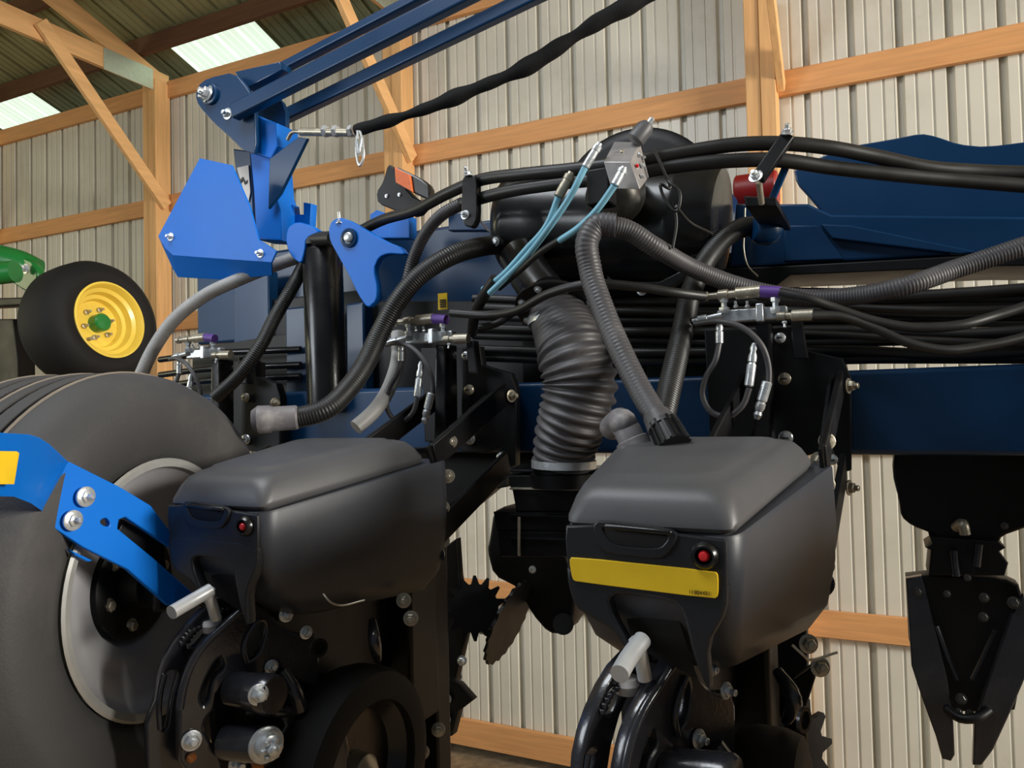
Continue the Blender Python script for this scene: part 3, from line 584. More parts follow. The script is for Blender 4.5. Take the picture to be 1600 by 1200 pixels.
# ================================================================== MANIFOLDS (one per row, Y about 1.6)
def manifold():
    Y = 1.59
    t = thing('grease_manifold', 'x', 'manifold', tuple(P(1185, 500, Y=Y)))
    b = MB(); b.box(P(1175, 492, Y=Y+.012), (.135, .022, .026)); b.obj('body', 'zinc', t, .003)
    b = MB(); b.box(P(1188, 489, Y=Y-.006), (.014, .026, .036)); b.obj('coupler', 'zinc', t, .002)
    for x in (1130, 1210):                   # tees rising to the upper line
        b = MB(); a = P(x+2, 490, Y=Y-.004); b.lathe([(0, .008), (.006, .011), (.012, .011), (.014, .006), (.022, .006), (.024, .009), (.032, .009)], a, (0, 0, 1), 6); b.obj('tee', 'zinc', t)
    b = MB(); a = P(1098, 464, Y=Y-.004); e = P(1188, 455, Y=Y-.004); l = (e-a).length
    b.lathe([(0, .010), (.01, .010), (.012, .007), (.03, .007), (.032, .011), (.05, .011), (.052, .008), (.065, .008), (.067, .0125), (l, .0125)], a, e-a, 18); b.obj('upper_coupling', 'steel', t)
    b = MB(); a = P(1214, 494, Y=Y-.004); e = P(1270, 492, Y=Y-.004); l = (e-a).length
    b.lathe([(0, .009), (.015, .009), (.016, .007), (.026, .007), (.028, .0115), (l, .0115)], a, e-a, 18); b.obj('end_coupling', 'steel', t)
    b = MB(); a = P(1082, 502, Y=Y-.004); e = P(1128, 492, Y=Y-.004); b.lathe([(0, .005), (.01, .005), (.012, .009), (.03, .009), (.032, .006), ((e-a).length, .006)], a, e-a, 12); b.obj('inlet', 'zinc', t)
    for x in (1150, 1168, 1226):
        b = MB(); b.bolt(P(x, 481 if x < 1200 else 502, Y=Y-.006), (0, -.4, 1 if x < 1200 else -1), .005, False, .008); b.obj('screw', 'zinc', t)
    return t
MN = {0: 'zinc manifold with tee fittings beside the right black mounting plate', -1: 'zinc manifold with tee fittings in the middle left of the air duct', -2: 'zinc manifold with tee fittings between the pale hose and corrugated hose'}
m0 = manifold(); m0['label'] = MN[0]; m0['group'] = 'manifolds on the toolbar'
def purple():
    b = MB(); a = P(1186, 455.5, Y=1.586); b.cyl(a, P(1219, 457, Y=1.584), .0118, n=18); return tag(b.obj('hose_band', 'purple'), 'purple band on the hose at the right manifold', 'hose band')
pb0 = purple()
def mount():                                 # black mounting bracket with bolts and vertical cylinder
    t = thing('mounting_bracket', 'x', 'bracket', (-.15, 1.70, CZ-.12))
    b = MB(); plateY(b, [(1206, 512), (1246, 510), (1252, 545), (1316, 560), (1330, 590), (1330, 735), (1312, 740), (1300, 700), (1262, 712), (1206, 708)], 1.715, .03, bev=.003); b.obj('face_plate', 'dblack', t)
    b = MB(); plateY(b, [(1100, 515), (1216, 515), (1216, 600), (1170, 690), (1110, 690)], 1.76, .05, bev=.003); b.obj('back_plate', 'dblack', t)
    b = MB(); plateY(b, [(1180, 505), (1202, 505), (1206, 690), (1178, 690)], 1.62, .06, bev=.004); b.obj('housing', 'black', t)
    b = MB(); plateY(b, [(1235, 500), (1252, 498), (1262, 560), (1240, 560)], 1.66, .03, bev=.003); b.obj('ear', 'black', t)
    for x, y, r in ((1226, 592, .0115), (1228, 684, .013), (1219, 528, .010), (1300, 718, .010)):
        b = MB(); b.lathe([(0, r*1.15), (.004, r*1.15), (.006, r), (.011, r*.95), (.013, r*.6)], P(x, y, Y=1.713), (0, -1, 0), 20); q = b.obj('bolt', 'steel' if y == 592 else 'zinc', t)
        b = MB(); b.box(P(x, y, Y=1.713)+V((0, -.0135, 0)), (r*1.1, .002, .0025)); b.obj('screw_slot', 'slot', q)
    for x, y in ((1325, 603), (1326, 762)):
        b = MB(); b.bolt(P(x, y, Y=1.70), (.9, -.3, 0), .011, True, .008); b.obj('bolt', 'steel', t)
    return t
b0 = mount(); b0['label'] = 'black mounting bracket with slotted round bolts at the left end of the right toolbar'; b0['group'] = 'row mounting brackets'
def loops(dx, tg):
    Y = 1.57; out = []
    def sh(p): return P(*p)+V((dx, 0, 0))
    o = MB().tube([sh(p) for p in ((1086, 506, Y), (1120, 502, Y-.02), (1160, 512, Y-.03), (1190, 540, Y-.03), (1201, 575, Y-.02), (1201, 602, Y-.02))], .0058, 12).obj('grease_hose', 'hose_g', ang=80); out.append(tag(o, 'thin hose arching over to the lower crimp fitting '+tg, 'hose', 'thin looped hoses'))
    o = MB().tube([sh(p) for p in ((1124, 535, Y-.01), (1118, 562, Y-.02), (1102, 592, Y-.03), (1098, 618, Y-.03), (1112, 644, Y-.03), (1138, 650, Y-.03), (1160, 634, Y-.03), (1171, 606, Y-.03))], .0058, 12).obj('grease_hose', 'hose_g', ang=80); out.append(tag(o, 'thin hose hanging in a U loop '+tg, 'hose', 'thin looped hoses'))
    def fit(a, e, r, lb):
        a = sh(a); e = sh(e); l = (e-a).length; b = MB(); b.lathe([(0, r*.5), (l*.12, r*.9), (l*.2, r*.7), (l*.3, r), (l*.42, r), (l*.45, r*.75), (l*.5, r*1.05), (l*.97, r*1.05), (l, r*.8)], a, e-a, 14); tag(b.obj('crimp_fitting', 'zinc'), lb+' '+tg, 'hose fitting', 'crimp fittings')
    fit((1179, 536, Y-.03), (1170, 604, Y-.03), .0085, 'upper zinc crimp fitting on the U loop')
    fit((1182, 655, Y-.02), (1199, 596, Y-.02), .0095, 'lower zinc crimp fitting with elbow foot')
    fit((1124, 500, Y-.01), (1124, 537, Y-.01), .0075, 'small zinc fitting under the manifold')
loops(0, 'at the right manifold'); loops(-D2, 'at the middle manifold'); loops(-2*D2, 'at the far left manifold')
b3 = dup(b0, D2, 'black mounting bracket beyond the right edge of the view')
for k in (1, 2):
    c = dup(m0, -D2*k, MN[-k]); c2 = dup(b0, -D2*k, ('black mounting bracket with slotted round bolts behind the middle looped hose', 'black mounting bracket mostly hidden behind the big tyre')[k-1])
    dup(pb0, -D2*k, ('purple band on the hose at the middle manifold', 'purple band on the hose at the far left manifold')[k-1])
#@@UNITS
# ================================================================== SEED HOPPERS
HX = -.284                                   # centre line of the right-hand row unit
def section(xc, wf, wb, yf, yb, r, z, sl, y0=.965, n=6):
    cs = [(xc-wf/2, yf), (xc+wf/2, yf), (xc+wb/2, yb), (xc-wb/2, yb)]; out = []
    for i in range(4):
        p = V(cs[i]).to_2d(); a = (V(cs[i-1]).to_2d()-p).normalized(); b = (V(cs[(i+1) % 4]).to_2d()-p).normalized()
        s = p+a*r; e = p+b*r
        for k in range(n+1):
            t = k/n; q = s*(1-t)**2+p*2*t*(1-t)+e*t*t
            out.append((q.x, q.y, CZ+z+sl*(q.y-y0)))
    return out
def loft(mb, secs, cap0=True, cap1=True):
    n = len(secs[0]); vs = [p for s in secs for p in s]
    fs = [(j*n+i, j*n+(i+1) % n, (j+1)*n+(i+1) % n, (j+1)*n+i) for j in range(len(secs)-1) for i in range(n)]
    if cap0: fs.append(tuple(range(n-1, -1, -1)))
    if cap1: fs.append(tuple((len(secs)-1)*n+i for i in range(n)))
    return mb.add(vs, fs)
def hopper(label):
    t = thing('seed_hopper', label, 'seed hopper', (HX, 1.2, CZ-.30), 'charcoal seed hoppers')
    S = lambda wf, wb, yf, yb, r, z, sl: section(HX, wf, wb, yf, yb, r, z, sl)
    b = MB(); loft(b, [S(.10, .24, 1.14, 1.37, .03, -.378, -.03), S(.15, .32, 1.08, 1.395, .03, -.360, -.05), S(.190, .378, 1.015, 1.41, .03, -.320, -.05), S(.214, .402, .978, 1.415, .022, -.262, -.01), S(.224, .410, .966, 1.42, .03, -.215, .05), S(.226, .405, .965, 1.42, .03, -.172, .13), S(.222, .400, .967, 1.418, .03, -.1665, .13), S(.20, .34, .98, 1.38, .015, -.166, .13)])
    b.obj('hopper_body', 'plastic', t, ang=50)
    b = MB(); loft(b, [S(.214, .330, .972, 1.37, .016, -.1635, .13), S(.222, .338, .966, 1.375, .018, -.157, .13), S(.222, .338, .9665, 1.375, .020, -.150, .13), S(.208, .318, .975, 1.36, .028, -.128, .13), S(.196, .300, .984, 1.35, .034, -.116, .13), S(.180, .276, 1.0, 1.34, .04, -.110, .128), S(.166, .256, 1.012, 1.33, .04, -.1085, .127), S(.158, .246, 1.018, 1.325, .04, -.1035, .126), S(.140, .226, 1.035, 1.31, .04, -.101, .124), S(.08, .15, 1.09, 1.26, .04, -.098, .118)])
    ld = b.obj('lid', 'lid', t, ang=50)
    b = MB(); loft(b, [S(.206, .330, .975, 1.37, .016, -.170, .13), S(.206, .322, .975, 1.365, .016, -.156, .13)]); b.obj('gap_shade', 'slot', t)  # black filler paints the dark gap between lid and body
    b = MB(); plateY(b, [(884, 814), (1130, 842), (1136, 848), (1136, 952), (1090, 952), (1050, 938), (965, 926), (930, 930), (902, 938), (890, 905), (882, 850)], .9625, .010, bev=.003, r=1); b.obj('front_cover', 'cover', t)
    # front: latch recess with handle bar, red button in its ring, leg skirt
    b = MB(); plateY(b, [(925, 822), (936, 812), (1044, 826), (1060, 836), (1046, 864), (1030, 874), (950, 866), (934, 852)], .958, .012, holes=[[(940, 828), (944, 822), (1040, 834), (1044, 842), (1030, 858), (956, 852)]], bev=.002, r=1); b.obj('latch_frame', 'cover', t)
    b = MB(); plateY(b, [(936, 824), (1048, 838), (1034, 862), (950, 856)], .9605, .002, bev=.001); b.obj('latch_recess', 'slot', t)
    b = MB(); b.bar(P(944, 822, Y=.952), P(1050, 832, Y=.952), .008, .0065); q = b.obj('handle', 'black', t, .0025)
    c = P(1101, 868, Y=.961)
    b = MB(); b.lathe([(0, .0175), (.004, .0165), (.008, .013), (.008, .0105), (.001, .0098), (0, .0098)], c, (0, -1, 0), 32); b.obj('button_ring', 'black', t)
    b = MB(); b.lathe([(0, .0075), (.005, .007), (.008, .0045), (.0085, 0)], c, (0, -1, 0), 24); b.obj('button', 'red', t)
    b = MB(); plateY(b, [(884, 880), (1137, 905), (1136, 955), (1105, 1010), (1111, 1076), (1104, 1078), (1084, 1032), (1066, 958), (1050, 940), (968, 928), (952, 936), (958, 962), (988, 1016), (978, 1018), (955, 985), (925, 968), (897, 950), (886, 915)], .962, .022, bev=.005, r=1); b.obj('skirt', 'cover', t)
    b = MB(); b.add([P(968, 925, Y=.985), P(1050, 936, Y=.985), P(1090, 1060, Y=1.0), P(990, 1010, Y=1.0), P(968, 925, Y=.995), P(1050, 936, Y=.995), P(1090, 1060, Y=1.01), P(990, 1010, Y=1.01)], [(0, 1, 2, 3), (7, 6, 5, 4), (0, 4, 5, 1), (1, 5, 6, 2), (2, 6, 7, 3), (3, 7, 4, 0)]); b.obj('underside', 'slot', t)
    return t
h2 = hopper('charcoal seed hopper with yellow label strip and red button on its front')
h1 = dup(h2, -D2, 'charcoal seed hopper without label beside the blue wheel arm')
b = MB(); plateY(b, [(893, 870), (1117, 893), (1122, 899), (1122, 931), (1116, 936), (900, 909), (894, 905), (889, 876)], .9585, .0035, bev=.0008, r=1)
yl = b.obj('label_strip', 'yellow', h2); yl['label'] = 'yellow label strip with tiny black print'
tx = bpy.data.curves.new('print', 'FONT'); tx.body = '11804451'; tx.size = .0068; tx.extrude = .0003; tx.align_x = 'CENTER'
to = bpy.data.objects.new('print', tx); COL.objects.link(to); tx.materials.append(M['print']); to.parent = yl
bpy.context.view_layer.update(); tm = bpy.data.meshes.new_from_object(to); bpy.data.objects.remove(to)
to = bpy.data.objects.new('print', tm); COL.objects.link(to); to.parent = yl
to.rotation_euler = (PI/2, 0, 0); to.location = P(1093, 929, Y=.9570) - wloc(yl)

# ================================================================== ROW UNITS (measured on the left one, copied to the right)
QA = V((-1.078, .90, 0)); QD = V((.39, .92, 0)).normalized(); QN = V((QD.y, -QD.x, 0))   # upright plane of the depth quadrants and its outward normal
def Q(px, py, off=0):
    d = fwd + rgt*((px-800)/1200) + up*((600-py)/1200)
    return EYE + d*((QA+QN*off-V((EYE.x, EYE.y, 0))).dot(QN)/d.dot(QN))
def plateQ(mb, px_pts, off, th, holes=(), bev=.0015, r=0):
    f = lambda ring: [((q := Q(a, b, off)-QA).dot(QD), q.z) for a, b in ring]
    vs, fs = flat(f(rnd(px_pts, r) if r else px_pts), [f(rnd(h, 2)) for h in holes], th, bev)
    return mb.add([tuple(QA+QD*v.x+QN*(off-th/2+v.z)+V((0, 0, v.y))) for v in vs], fs)
def row_unit(label):
    X1 = HX-D2
    t = thing('row_unit', label, 'planter row unit', (X1, 1.2, CZ-.75), 'black planter row units')
    # depth adjustment quadrants
    b = MB(); plateQ(b, [(232, 1210), (229, 1133), (243, 1096), (248, 1058), (258, 1030), (272, 1005), (292, 978), (314, 956), (342, 938), (372, 930), (392, 936), (366, 962), (338, 984), (318, 1012), (302, 1046), (290, 1090), (282, 1135), (292, 1180), (290, 1210)], -.045, .020,
        holes=[[(289, 1000), (300, 982), (322, 974), (330, 982), (306, 1012), (294, 1014)], [(258, 1052), (270, 1046), (279, 1054), (268, 1092), (262, 1140), (252, 1142), (250, 1110)]], bev=.003); b.obj('rear_quadrant', 'cast', t)
    for k in range(9):                        # teeth on the quadrant's inner edge
        a = [(286, 1001), (290, 994), (295, 988), (300, 983), (306, 979), (313, 976), (349, 950), (357, 946), (365, 943)][k]
        b = MB(); b.box(Q(a[0]+3, a[1]+3, -0.045), (.006, .02, .006)); b.obj('tooth', 'cast', t, .001)
    b = MB(); plateQ(b, [(280, 1210), (279, 1112), (284, 1076), (297, 1038), (316, 1008), (348, 977), (386, 944), (400, 940), (424, 960), (440, 978), (462, 990), (500, 992), (500, 1075), (470, 1068), (440, 1046), (420, 1046), (404, 1060), (372, 1062), (340, 1078), (336, 1110), (322, 1122), (318, 1140), (330, 1160), (344, 1180), (352, 1210)], 0, .022,
        holes=[[(411, 970), (416, 985), (406, 1020), (388, 1034), (384, 1014), (394, 988)], [(322, 1060), (338, 1032), (348, 1026), (352, 1044), (332, 1062), (326, 1094), (318, 1104), (312, 1090)]], bev=.005, r=1); b.obj('front_quadrant', 'cast', t)
    # raised polished rib along the front quadrant
    b = MB(); b.tube([Q(281, 1108, 0.003), Q(287, 1074, 0.003), Q(300, 1037, 0.003), Q(319, 1008, 0.003), Q(350, 978, 0.003), Q(388, 944, 0.003)], .0065, 10); b.obj('rib', 'cast', t, ang=80)
    b = MB(); b.tube([Q(251, 1140, -0.043), Q(249, 1108, -0.043), Q(252, 1080, -0.043), Q(258, 1054, -0.043)], .004, 8); b.obj('rib', 'cast', t, ang=80)
    b = MB(); b.tube([Q(386, 1036, 0.003), Q(381, 1012, 0.003), Q(392, 985, 0.003), Q(404, 968, 0.003)], .0045, 8); b.obj('rib', 'cast', t, ang=80)
    # crank handle
    hd = MB(); a = Q(338, 968, -0.010); c = Q(325, 924, -0.008); e = Q(268, 957, 0.020)
    hd.tube([a, a.lerp(c, .6), c+V((0, 0, -.004))], .0095, 20); hd.tube([c+V((.006, 0, .003)), c.lerp(e, .5), e], .0115, 24); q = hd.obj('crank_handle', 'handle', t, ang=80)
    b = MB(); b.lathe([(-.012, .011), (0, .012), (.003, .009)], Q(325, 922, -0.008), (0, -.15, 1), 20); b.obj('handle_cap', 'handle', q)
    b = MB(); b.lathe([(0, .016), (.012, .018), (.02, .014)], Q(332, 985, -0.045), (0, -.1, 1), 20); b.obj('nylon_washer', 'white', t)
    # pivot bosses
    b = MB(); b.lathe([(0, .030), (.04, .031), (.075, .034), (.09, .034), (.096, .030)], Q(352, 1082, 0.003)+V((0, .02, 0)), Q(410, 1092, 0.085)-Q(352, 1082, 0.003), 30); b.obj('boss', 'cast', t)
    b = MB(); b.lathe([(0, .028), (.05, .030), (.09, .032), (.096, .028)], Q(352, 1160, 0.000), Q(430, 1164, 0.085)-Q(352, 1160, 0.000), 30); b.obj('boss', 'cast', t)
    b = MB(); b.tube([Q(440, 1050, 0.020), Q(462, 1085, 0.040), Q(470, 1108, 0.040)], .014, 14); b.tube([Q(385, 1110, 0.020), Q(430, 1112, 0.040), Q(480, 1112, 0.020)], .010, 12); b.obj('casting_web', 'cast', t, ang=80)
    for x, y, r, s in ((299, 1157, .0115, .006), (424, 1042, .009, .006), (447, 960, .0095, .004), (478, 988, .0085, .008), (403, 1085, .012, .008), (372, 1192, .012, .010)):
        b = MB(); b.bolt(Q(x, y, .003 if x != 403 else .088), (1, -.5, .05), r, True, s); b.obj('bolt', 'zinc', t)
    c = Q(415, 1163, 0.088); b = MB(); b.lathe([(0, .030), (.004, .030), (.006, .026), (.006, .021), (.022, .021), (.024, .017), (.024, .009), (.036, .009), (.038, .006)], c, (1, -.45, 0), 24)
    q = b.obj('castle_nut', 'zinc', t)
    for k in range(6):
        an = k*PI/3; axn = V((1, -.45, 0)).normalized(); u = axn.cross(V((0, 0, 1))).normalized(); w_ = axn.cross(u)
        b = MB(); b.box(c+axn*.026+u*math.cos(an)*.014+w_*math.sin(an)*.014, (.007, .009, .007)); b.obj('nut_lug', 'zinc', q, .001)
    b = MB(); b.lathe([(0, .010), (.01, .012), (.014, .006)], Q(407, 1190, 0.040), (.2, -1, -.4), 16); b.obj('grease_seal', 'rust', t)
    b = MB(); b.lathe([(0, .007), (.008, .008), (.012, .004)], Q(303, 1182, 0.003), (0, -1, 0), 16); b.obj('grease_seal', 'rust', t)
    # main casting body running back to the mounting head
    b = MB(); plateX(b, [(430, 940), (500, 925), (600, 920), (690, 925), (695, 1030), (640, 1040), (560, 1062), (500, 1108), (440, 1110), (420, 1040)], X1+.02, .10, bev=.012, r=1); b.obj('main_casting', 'dblack', t)
    b = MB(); b.box((X1+.0, 1.50, CZ-.40), (.16, .12, .62)); b.obj('mounting_head', 'dblack', t, .01)
    b = MB(); b.box((X1+.04, 1.60, CZ-.55), (.05, .06, .70)); b.obj('shank', 'dblack', t, .006)
    b = MB(); plateQ(b, [(330, 1090), (345, 1050), (430, 1040), (560, 1060), (560, 1230), (340, 1230)], -.03, .02, bev=.004); b.obj('rear_casting', 'dblack', t)
    b = MB(); b.tube([P(505, 928, Y=1.05), P(515, 940, Y=1.05), P(530, 946, Y=1.07), (P(570, 938, Y=1.1))], .0018, 8); b.obj('wire', 'steel', t, ang=80)
    b = MB(); b.lathe([(0, .016), (.004, .016), (.004, .011), (0, .011)], P(497, 1012, Y=1.02), (1, -.4, 0), 24); b.obj('plug', 'black', t)
    b = MB(); b.tube([P(582, 970, Y=1.25), P(585, 1000, Y=1.22), P(590, 1030, Y=1.25)], lambda s: .008+.004*math.sin(s*PI), 14); b.obj('link', 'cast', t, ang=80)
    for x, y, Yb in ((686, 714, 1.42), (700, 744, 1.44), (692, 793, 1.42), (692, 845, 1.42), (631, 938, 1.30), (642, 966, 1.3), (704, 690, 1.45), (660, 1175, 1.40), (685, 1140, 1.45)):
        b = MB(); b.bolt(P(x, y, Y=Yb), (.5, -1, .1), .0105, True, .004); b.obj('bolt', 'steel', t)
    b = MB(); b.lathe([(0, .022), (.010, .022), (.014, .016)], P(679, 866, Y=1.40), (.5, -1, 0), 24); b.obj('pivot_cap', 'cast', t)
    # parallel arms back to the toolbar
    for (a, e, hgt) in (((1.70, .035), (1.38, -.10), .055), ((1.70, -.135), (1.38, -.265), .06)):
        for dx in (0, .19):
            b = MB(); b.bar((X1+.20-dx, a[0], CZ+a[1]), (X1+.185-dx, e[0], CZ+e[1]), .012, hgt, (1, 0, 0)); b.obj('parallel_arm', 'dblack', t, .003)
    b = MB(); plateX(b, [(798, 598), (760, 618), (668, 700), (690, 760), (700, 700), (764, 650)], X1+.187, .008, bev=.002); b.obj('arm_web', 'black', t)
    # gauge wheel
    wc = V((X1+.105, 1.20, CZ-.69)); R = .195
    b = MB(); b.lathe([(-.05, R*.70), (-.052, R*.86), (-.045, R*.96), (-.02, R), (.02, R), (.045, R*.96), (.052, R*.86), (.05, R*.70)], wc, (1, 0, 0), 56, True); gw = b.obj('gauge_wheel_tyre', 'rubber_k', t)
    b = MB(); b.lathe([(.0, .03), (.0, R*.58), (.025, R*.68), (.035, R*.72), (.015, R*.72), (-.01, R*.6), (-.01, .03)], wc, (1, 0, 0), 48, True); b.obj('gauge_wheel_rim', 'black', t)
    b = MB(); b.lathe([(0, .04), (.03, .036), (.045, .02), (.05, 0)], wc, (1, 0, 0), 24); b.obj('gauge_wheel_hub', 'steel', t)
    b = MB(); plateQ(b, [(438, 1112), (470, 1104), (520, 1118), (548, 1150), (545, 1230), (380, 1230), (404, 1172), (446, 1140)], .035, .03, bev=.006, r=1); b.obj('gauge_arm', 'cast', t)
    # opener discs and front coulter
    b = MB(); b.lathe([(-.003, .0), (-.003, .19), (0, .20), (.003, .19), (.003, 0)], (X1+.03, 1.42, CZ-.86), (1, .05, 0), 48); b.obj('opener_disc', 'black', t)
    return t
u1 = row_unit('black cast row unit with pale crank handle under the unlabelled hopper')
h3 = dup(h1, 2*D2, 'charcoal seed hopper beyond the right edge of the view')
u3 = dup(u1, 2*D2, 'black cast row unit beyond the right edge of the view')
u2 = dup(u1, D2, 'black cast row unit with pale crank handle under the yellow-labelled hopper')

# ================================================================== TRANSPORT TYRE AND BLUE WHEEL ARM
WX = -1.265; wc = V((WX, 1.035, P(250, 915, X=WX).z)); RR = .232; RT = .412; WA = V((.978, .208, 0))
wt = thing('transport_wheel', 'large dusty implement wheel with grey rim in the lower left corner', 'wheel', (WX-.16, 1.035, wc.z-RT))
prof = [(-.02, RR), (.0, RR*1.04), (.022, RR*1.25), (.028, RR*1.5), (.018, RT*.88), (-.005, RT*.95), (-.035, RT*.985)]
for gx in (-.075, -.12, -.165, -.21, -.255): prof += [(gx+.006, RT*.998), (gx+.004, RT*.975), (gx-.004, RT*.975), (gx-.006, RT*.999)]
prof += [(-.29, RT*.985), (-.32, RT*.95), (-.345, RT*.88), (-.35, RR*1.4), (-.32, RR*1.04), (-.30, RR)]
b = MB(); b.lathe(prof, wc, WA, 96, True); b.obj('tyre', 'rubber', wt, ang=55)
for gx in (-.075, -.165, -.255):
    b = MB(); b.lathe([(gx+.012, RT*.996), (gx+.011, RT*1.003), (gx+.008, RT*1.003), (gx+.007, RT*.996)], wc, WA, 96, True); b.obj('lit_groove_edge', 'lit_edge', wt)  # pale rings painted where the groove edges catch light
b = MB(); b.lathe([(.004, RR*1.02), (.008, RR*1.05), (.012, RR*1.03), (.010, RR*.98), (-.01, RR*.96), (-.01, RR*1.0)], wc, WA, 80, True); b.obj('rim_edge', 'rimlip', wt)
b = MB(); b.lathe([(.006, RR*.985), (-.012, RR*.95), (-.03, RR*.86), (-.045, RR*.70), (-.055, RR*.5), (-.08, RR*.45), (-.10, RR*.40), (-.10, .02), (-.12, .02), (-.12, RR*.5), (-.05, RR*.95), (-.02, RR*.98)], wc, WA, 80, True); b.obj('rim_dish', 'rim', wt, ang=60)
b = MB(); b.lathe([(-.075, RR*.42), (-.055, RR*.44), (-.05, RR*.40), (-.055, RR*.2), (-.02, RR*.18), (-.015, RR*.14), (-.015, 0)], wc, WA, 48); b.obj('hub', 'dblack', wt)
for k in range(6):
    an = k*PI/3+.3; b = MB(); b.bolt(wc+WA*-.054+V((-WA.y, WA.x, 0))*math.cos(an)*RR*.33+V((0, 0, math.sin(an)*RR*.33)), WA, .010); b.obj('lug_nut', 'steel', wt)
b = MB()
for k in range(2):
    p_ = P(172+9*k, 636-3*k, Y=.98)
b = MB(); b.lathe([(0, .006), (.018, .004)], wc+V((-.02, -RT*.62, RT*.74)), (.3, -.6, .8), 10); b.obj('valve_stem', 'rubber_k', wt)
wa = thing('wheel_arm', 'bright blue flat wheel arm bolted in front of the big tyre with yellow decal', 'machine arm', tuple(P(180, 830, X=-1.19)))
XA = -1.185
b = MB(); plateX(b, [(66, 800), (72, 735), (110, 722), (190, 762), (236, 790), (272, 838), (268, 856), (196, 808), (186, 812), (184, 826), (240, 872), (300, 925), (312, 935), (264, 946), (200, 890), (130, 855), (80, 822)], XA, .012, holes=[[(158, 812), (166, 809), (172, 816), (171, 823), (163, 822), (157, 817)]], bev=.002); b.obj('arm_plate', 'blue', wa)
b = MB(); plateX(b, [(108, 858), (146, 876), (138, 878), (118, 868)], XA-.012, .01, bev=.002); b.obj('arm_web', 'blue', wa)
b = MB(); plateX(b, [(194, 812), (256, 850), (262, 900), (300, 930), (240, 880), (184, 832)], XA-.03, .012, bev=.002); b.obj('inner_web', 'dblack', wa)
def skew(pts, Xs): return [P(x, y, X=xx) for (x, y), xx in zip(pts, Xs)]
A = skew([(-40, 674), (44, 679), (60, 684), (76, 694), (106, 722), (68, 800), (48, 786), (22, 776), (-40, 774)], [-.97, -1.02, -1.05, -1.09, XA, XA, -1.10, -1.03, -.97])
b = MB(); n = len(A); dv = V((-.035, -.02, 0)).normalized()*.010
b.add(A+[p+V((-.008, .006, 0)) for p in A], [tuple(range(n)), tuple(range(2*n-1, n-1, -1))]+[(i, n+i, n+(i+1) % n, (i+1) % n) for i in range(n)])
b.obj('folded_end', 'blue', wa)
b = MB(); dc = skew([(-30, 704), (28, 705), (32, 708), (24, 756), (-30, 756)], [-.97, -1.0, -1.0, -1.0, -.97]); dc = [p+V((.004, -.004, 0)) for p in dc]; n = 5
b.add(dc+[p+V((-.003, .002, 0)) for p in dc], [tuple(range(n)), tuple(range(2*n-1, n-1, -1))]+[(i, n+i, n+(i+1) % n, (i+1) % n) for i in range(n)]); q = b.obj('decal', 'yellow', wa); q['label'] = 'yellow decal'
for c in ((133, 776), (113, 813)):
    c3 = P(*c, X=XA+.006); b = MB(); b.lathe([(0, .0165), (.003, .0165), (.005, .013)], c3, (1, 0, 0), 28); b.lathe([(.003, .010), (.009, .010), (.011, .006), (.018, .005), (.020, .003)], c3, (1, 0, 0), 6); b.obj('bolt', 'zinc', wa)
b = MB(); b.bar((XA-.015, 1.0, P(290, 925, X=XA).z-.01), (WX-.02, 1.03, wc.z), .05, .05, (0, 0, 1)); b.obj('spindle', 'dblack', wa, .01)
hc = thing('hose_elbow', 'rounded worn grey hose elbow behind the top of the big tyre', 'elbow', tuple(P(118, 642, Y=1.62)))
b = MB(); b.tube([P(92, 662, Y=1.60), P(104, 640, Y=1.60), P(140, 636, Y=1.62), P(180, 626, Y=1.66)], lambda s: .030-.006*s, 20); b.obj('bend', 'elbow', hc, ang=80)
b = MB(); b.tube([P(180, 626, Y=1.66), P(225, 622, Y=1.70), P(240, 650, Y=1.79)], .017, 16); b.obj('spigot', 'hose', hc, ang=80)

# ================================================================== NEIGHBOURING GREEN MACHINE
gw = thing('farm_wheel', 'black smooth tyre on a yellow rim with green hub cap', 'wheel', tuple(P(165, 590, Y=2.95)))
gc = P(172, 500, Y=2.95); gd = (gc-EYE).length; gx = V((1, .02, .13)).normalized(); Rg = 92/1200*gd*.96; Ri = 52/1200*gd
b = MB(); b.lathe([(-.03, Ri), (0, Ri*1.02), (.01, Ri*1.2), (.005, Rg*.80), (-.03, Rg*.93), (-.08, Rg*.99), (-.16, Rg*1.0), (-.25, Rg*.99), (-.30, Rg*.93), (-.33, Rg*.8), (-.31, Ri), (-.30, Ri)], gc, gx, 72, True); b.obj('tyre', 'rubber_k', gw, ang=50)
b = MB(); b.lathe([(.008, Ri*1.03), (.010, Ri*.98), (-.01, Ri*.93), (-.03, Ri*.90), (-.04, Ri*.80), (-.08, Ri*.76), (-.085, Ri*.66), (-.12, Ri*.62), (-.12, .01), (-.14, .01), (-.14, Ri), (-.02, Ri*1.02)], gc, gx, 64, True); b.obj('rim', 'jyellow', gw, ang=40)
b = MB(); b.lathe([(-.12, Ri*.24), (-.06, Ri*.24), (-.05, Ri*.2), (-.045, 0)], gc, gx, 28); b.obj('hub_cap', 'green', gw)
gu = gx.cross(V((0, 0, 1))).normalized(); gv = gx.cross(gu)
b = MB(); b.tube([gc-gx*.12, gc-gx*.40, P(40, 440, Y=2.97), P(-40, 404, Y=2.9)], .035, 16); b.obj('axle', 'green', gw, ang=80)
for k in range(6):
    an = k*PI/3+.25; c = gc-gx*.12+gu*(math.cos(an)*Ri*.40)+gv*(math.sin(an)*Ri*.40); b = MB(); b.lathe([(0, .016), (.016, .016), (.018, .009), (.045, .008)], c, gx, 6); b.obj('lug_nut', 'steel', gw)
b = MB(); c = gc-gx*.02+gu*(Ri*.62)-gv*(-Ri*.55); b.lathe([(0, .012), (.03, .01)], c, gx, 12); b.obj('valve', 'steel', gw)
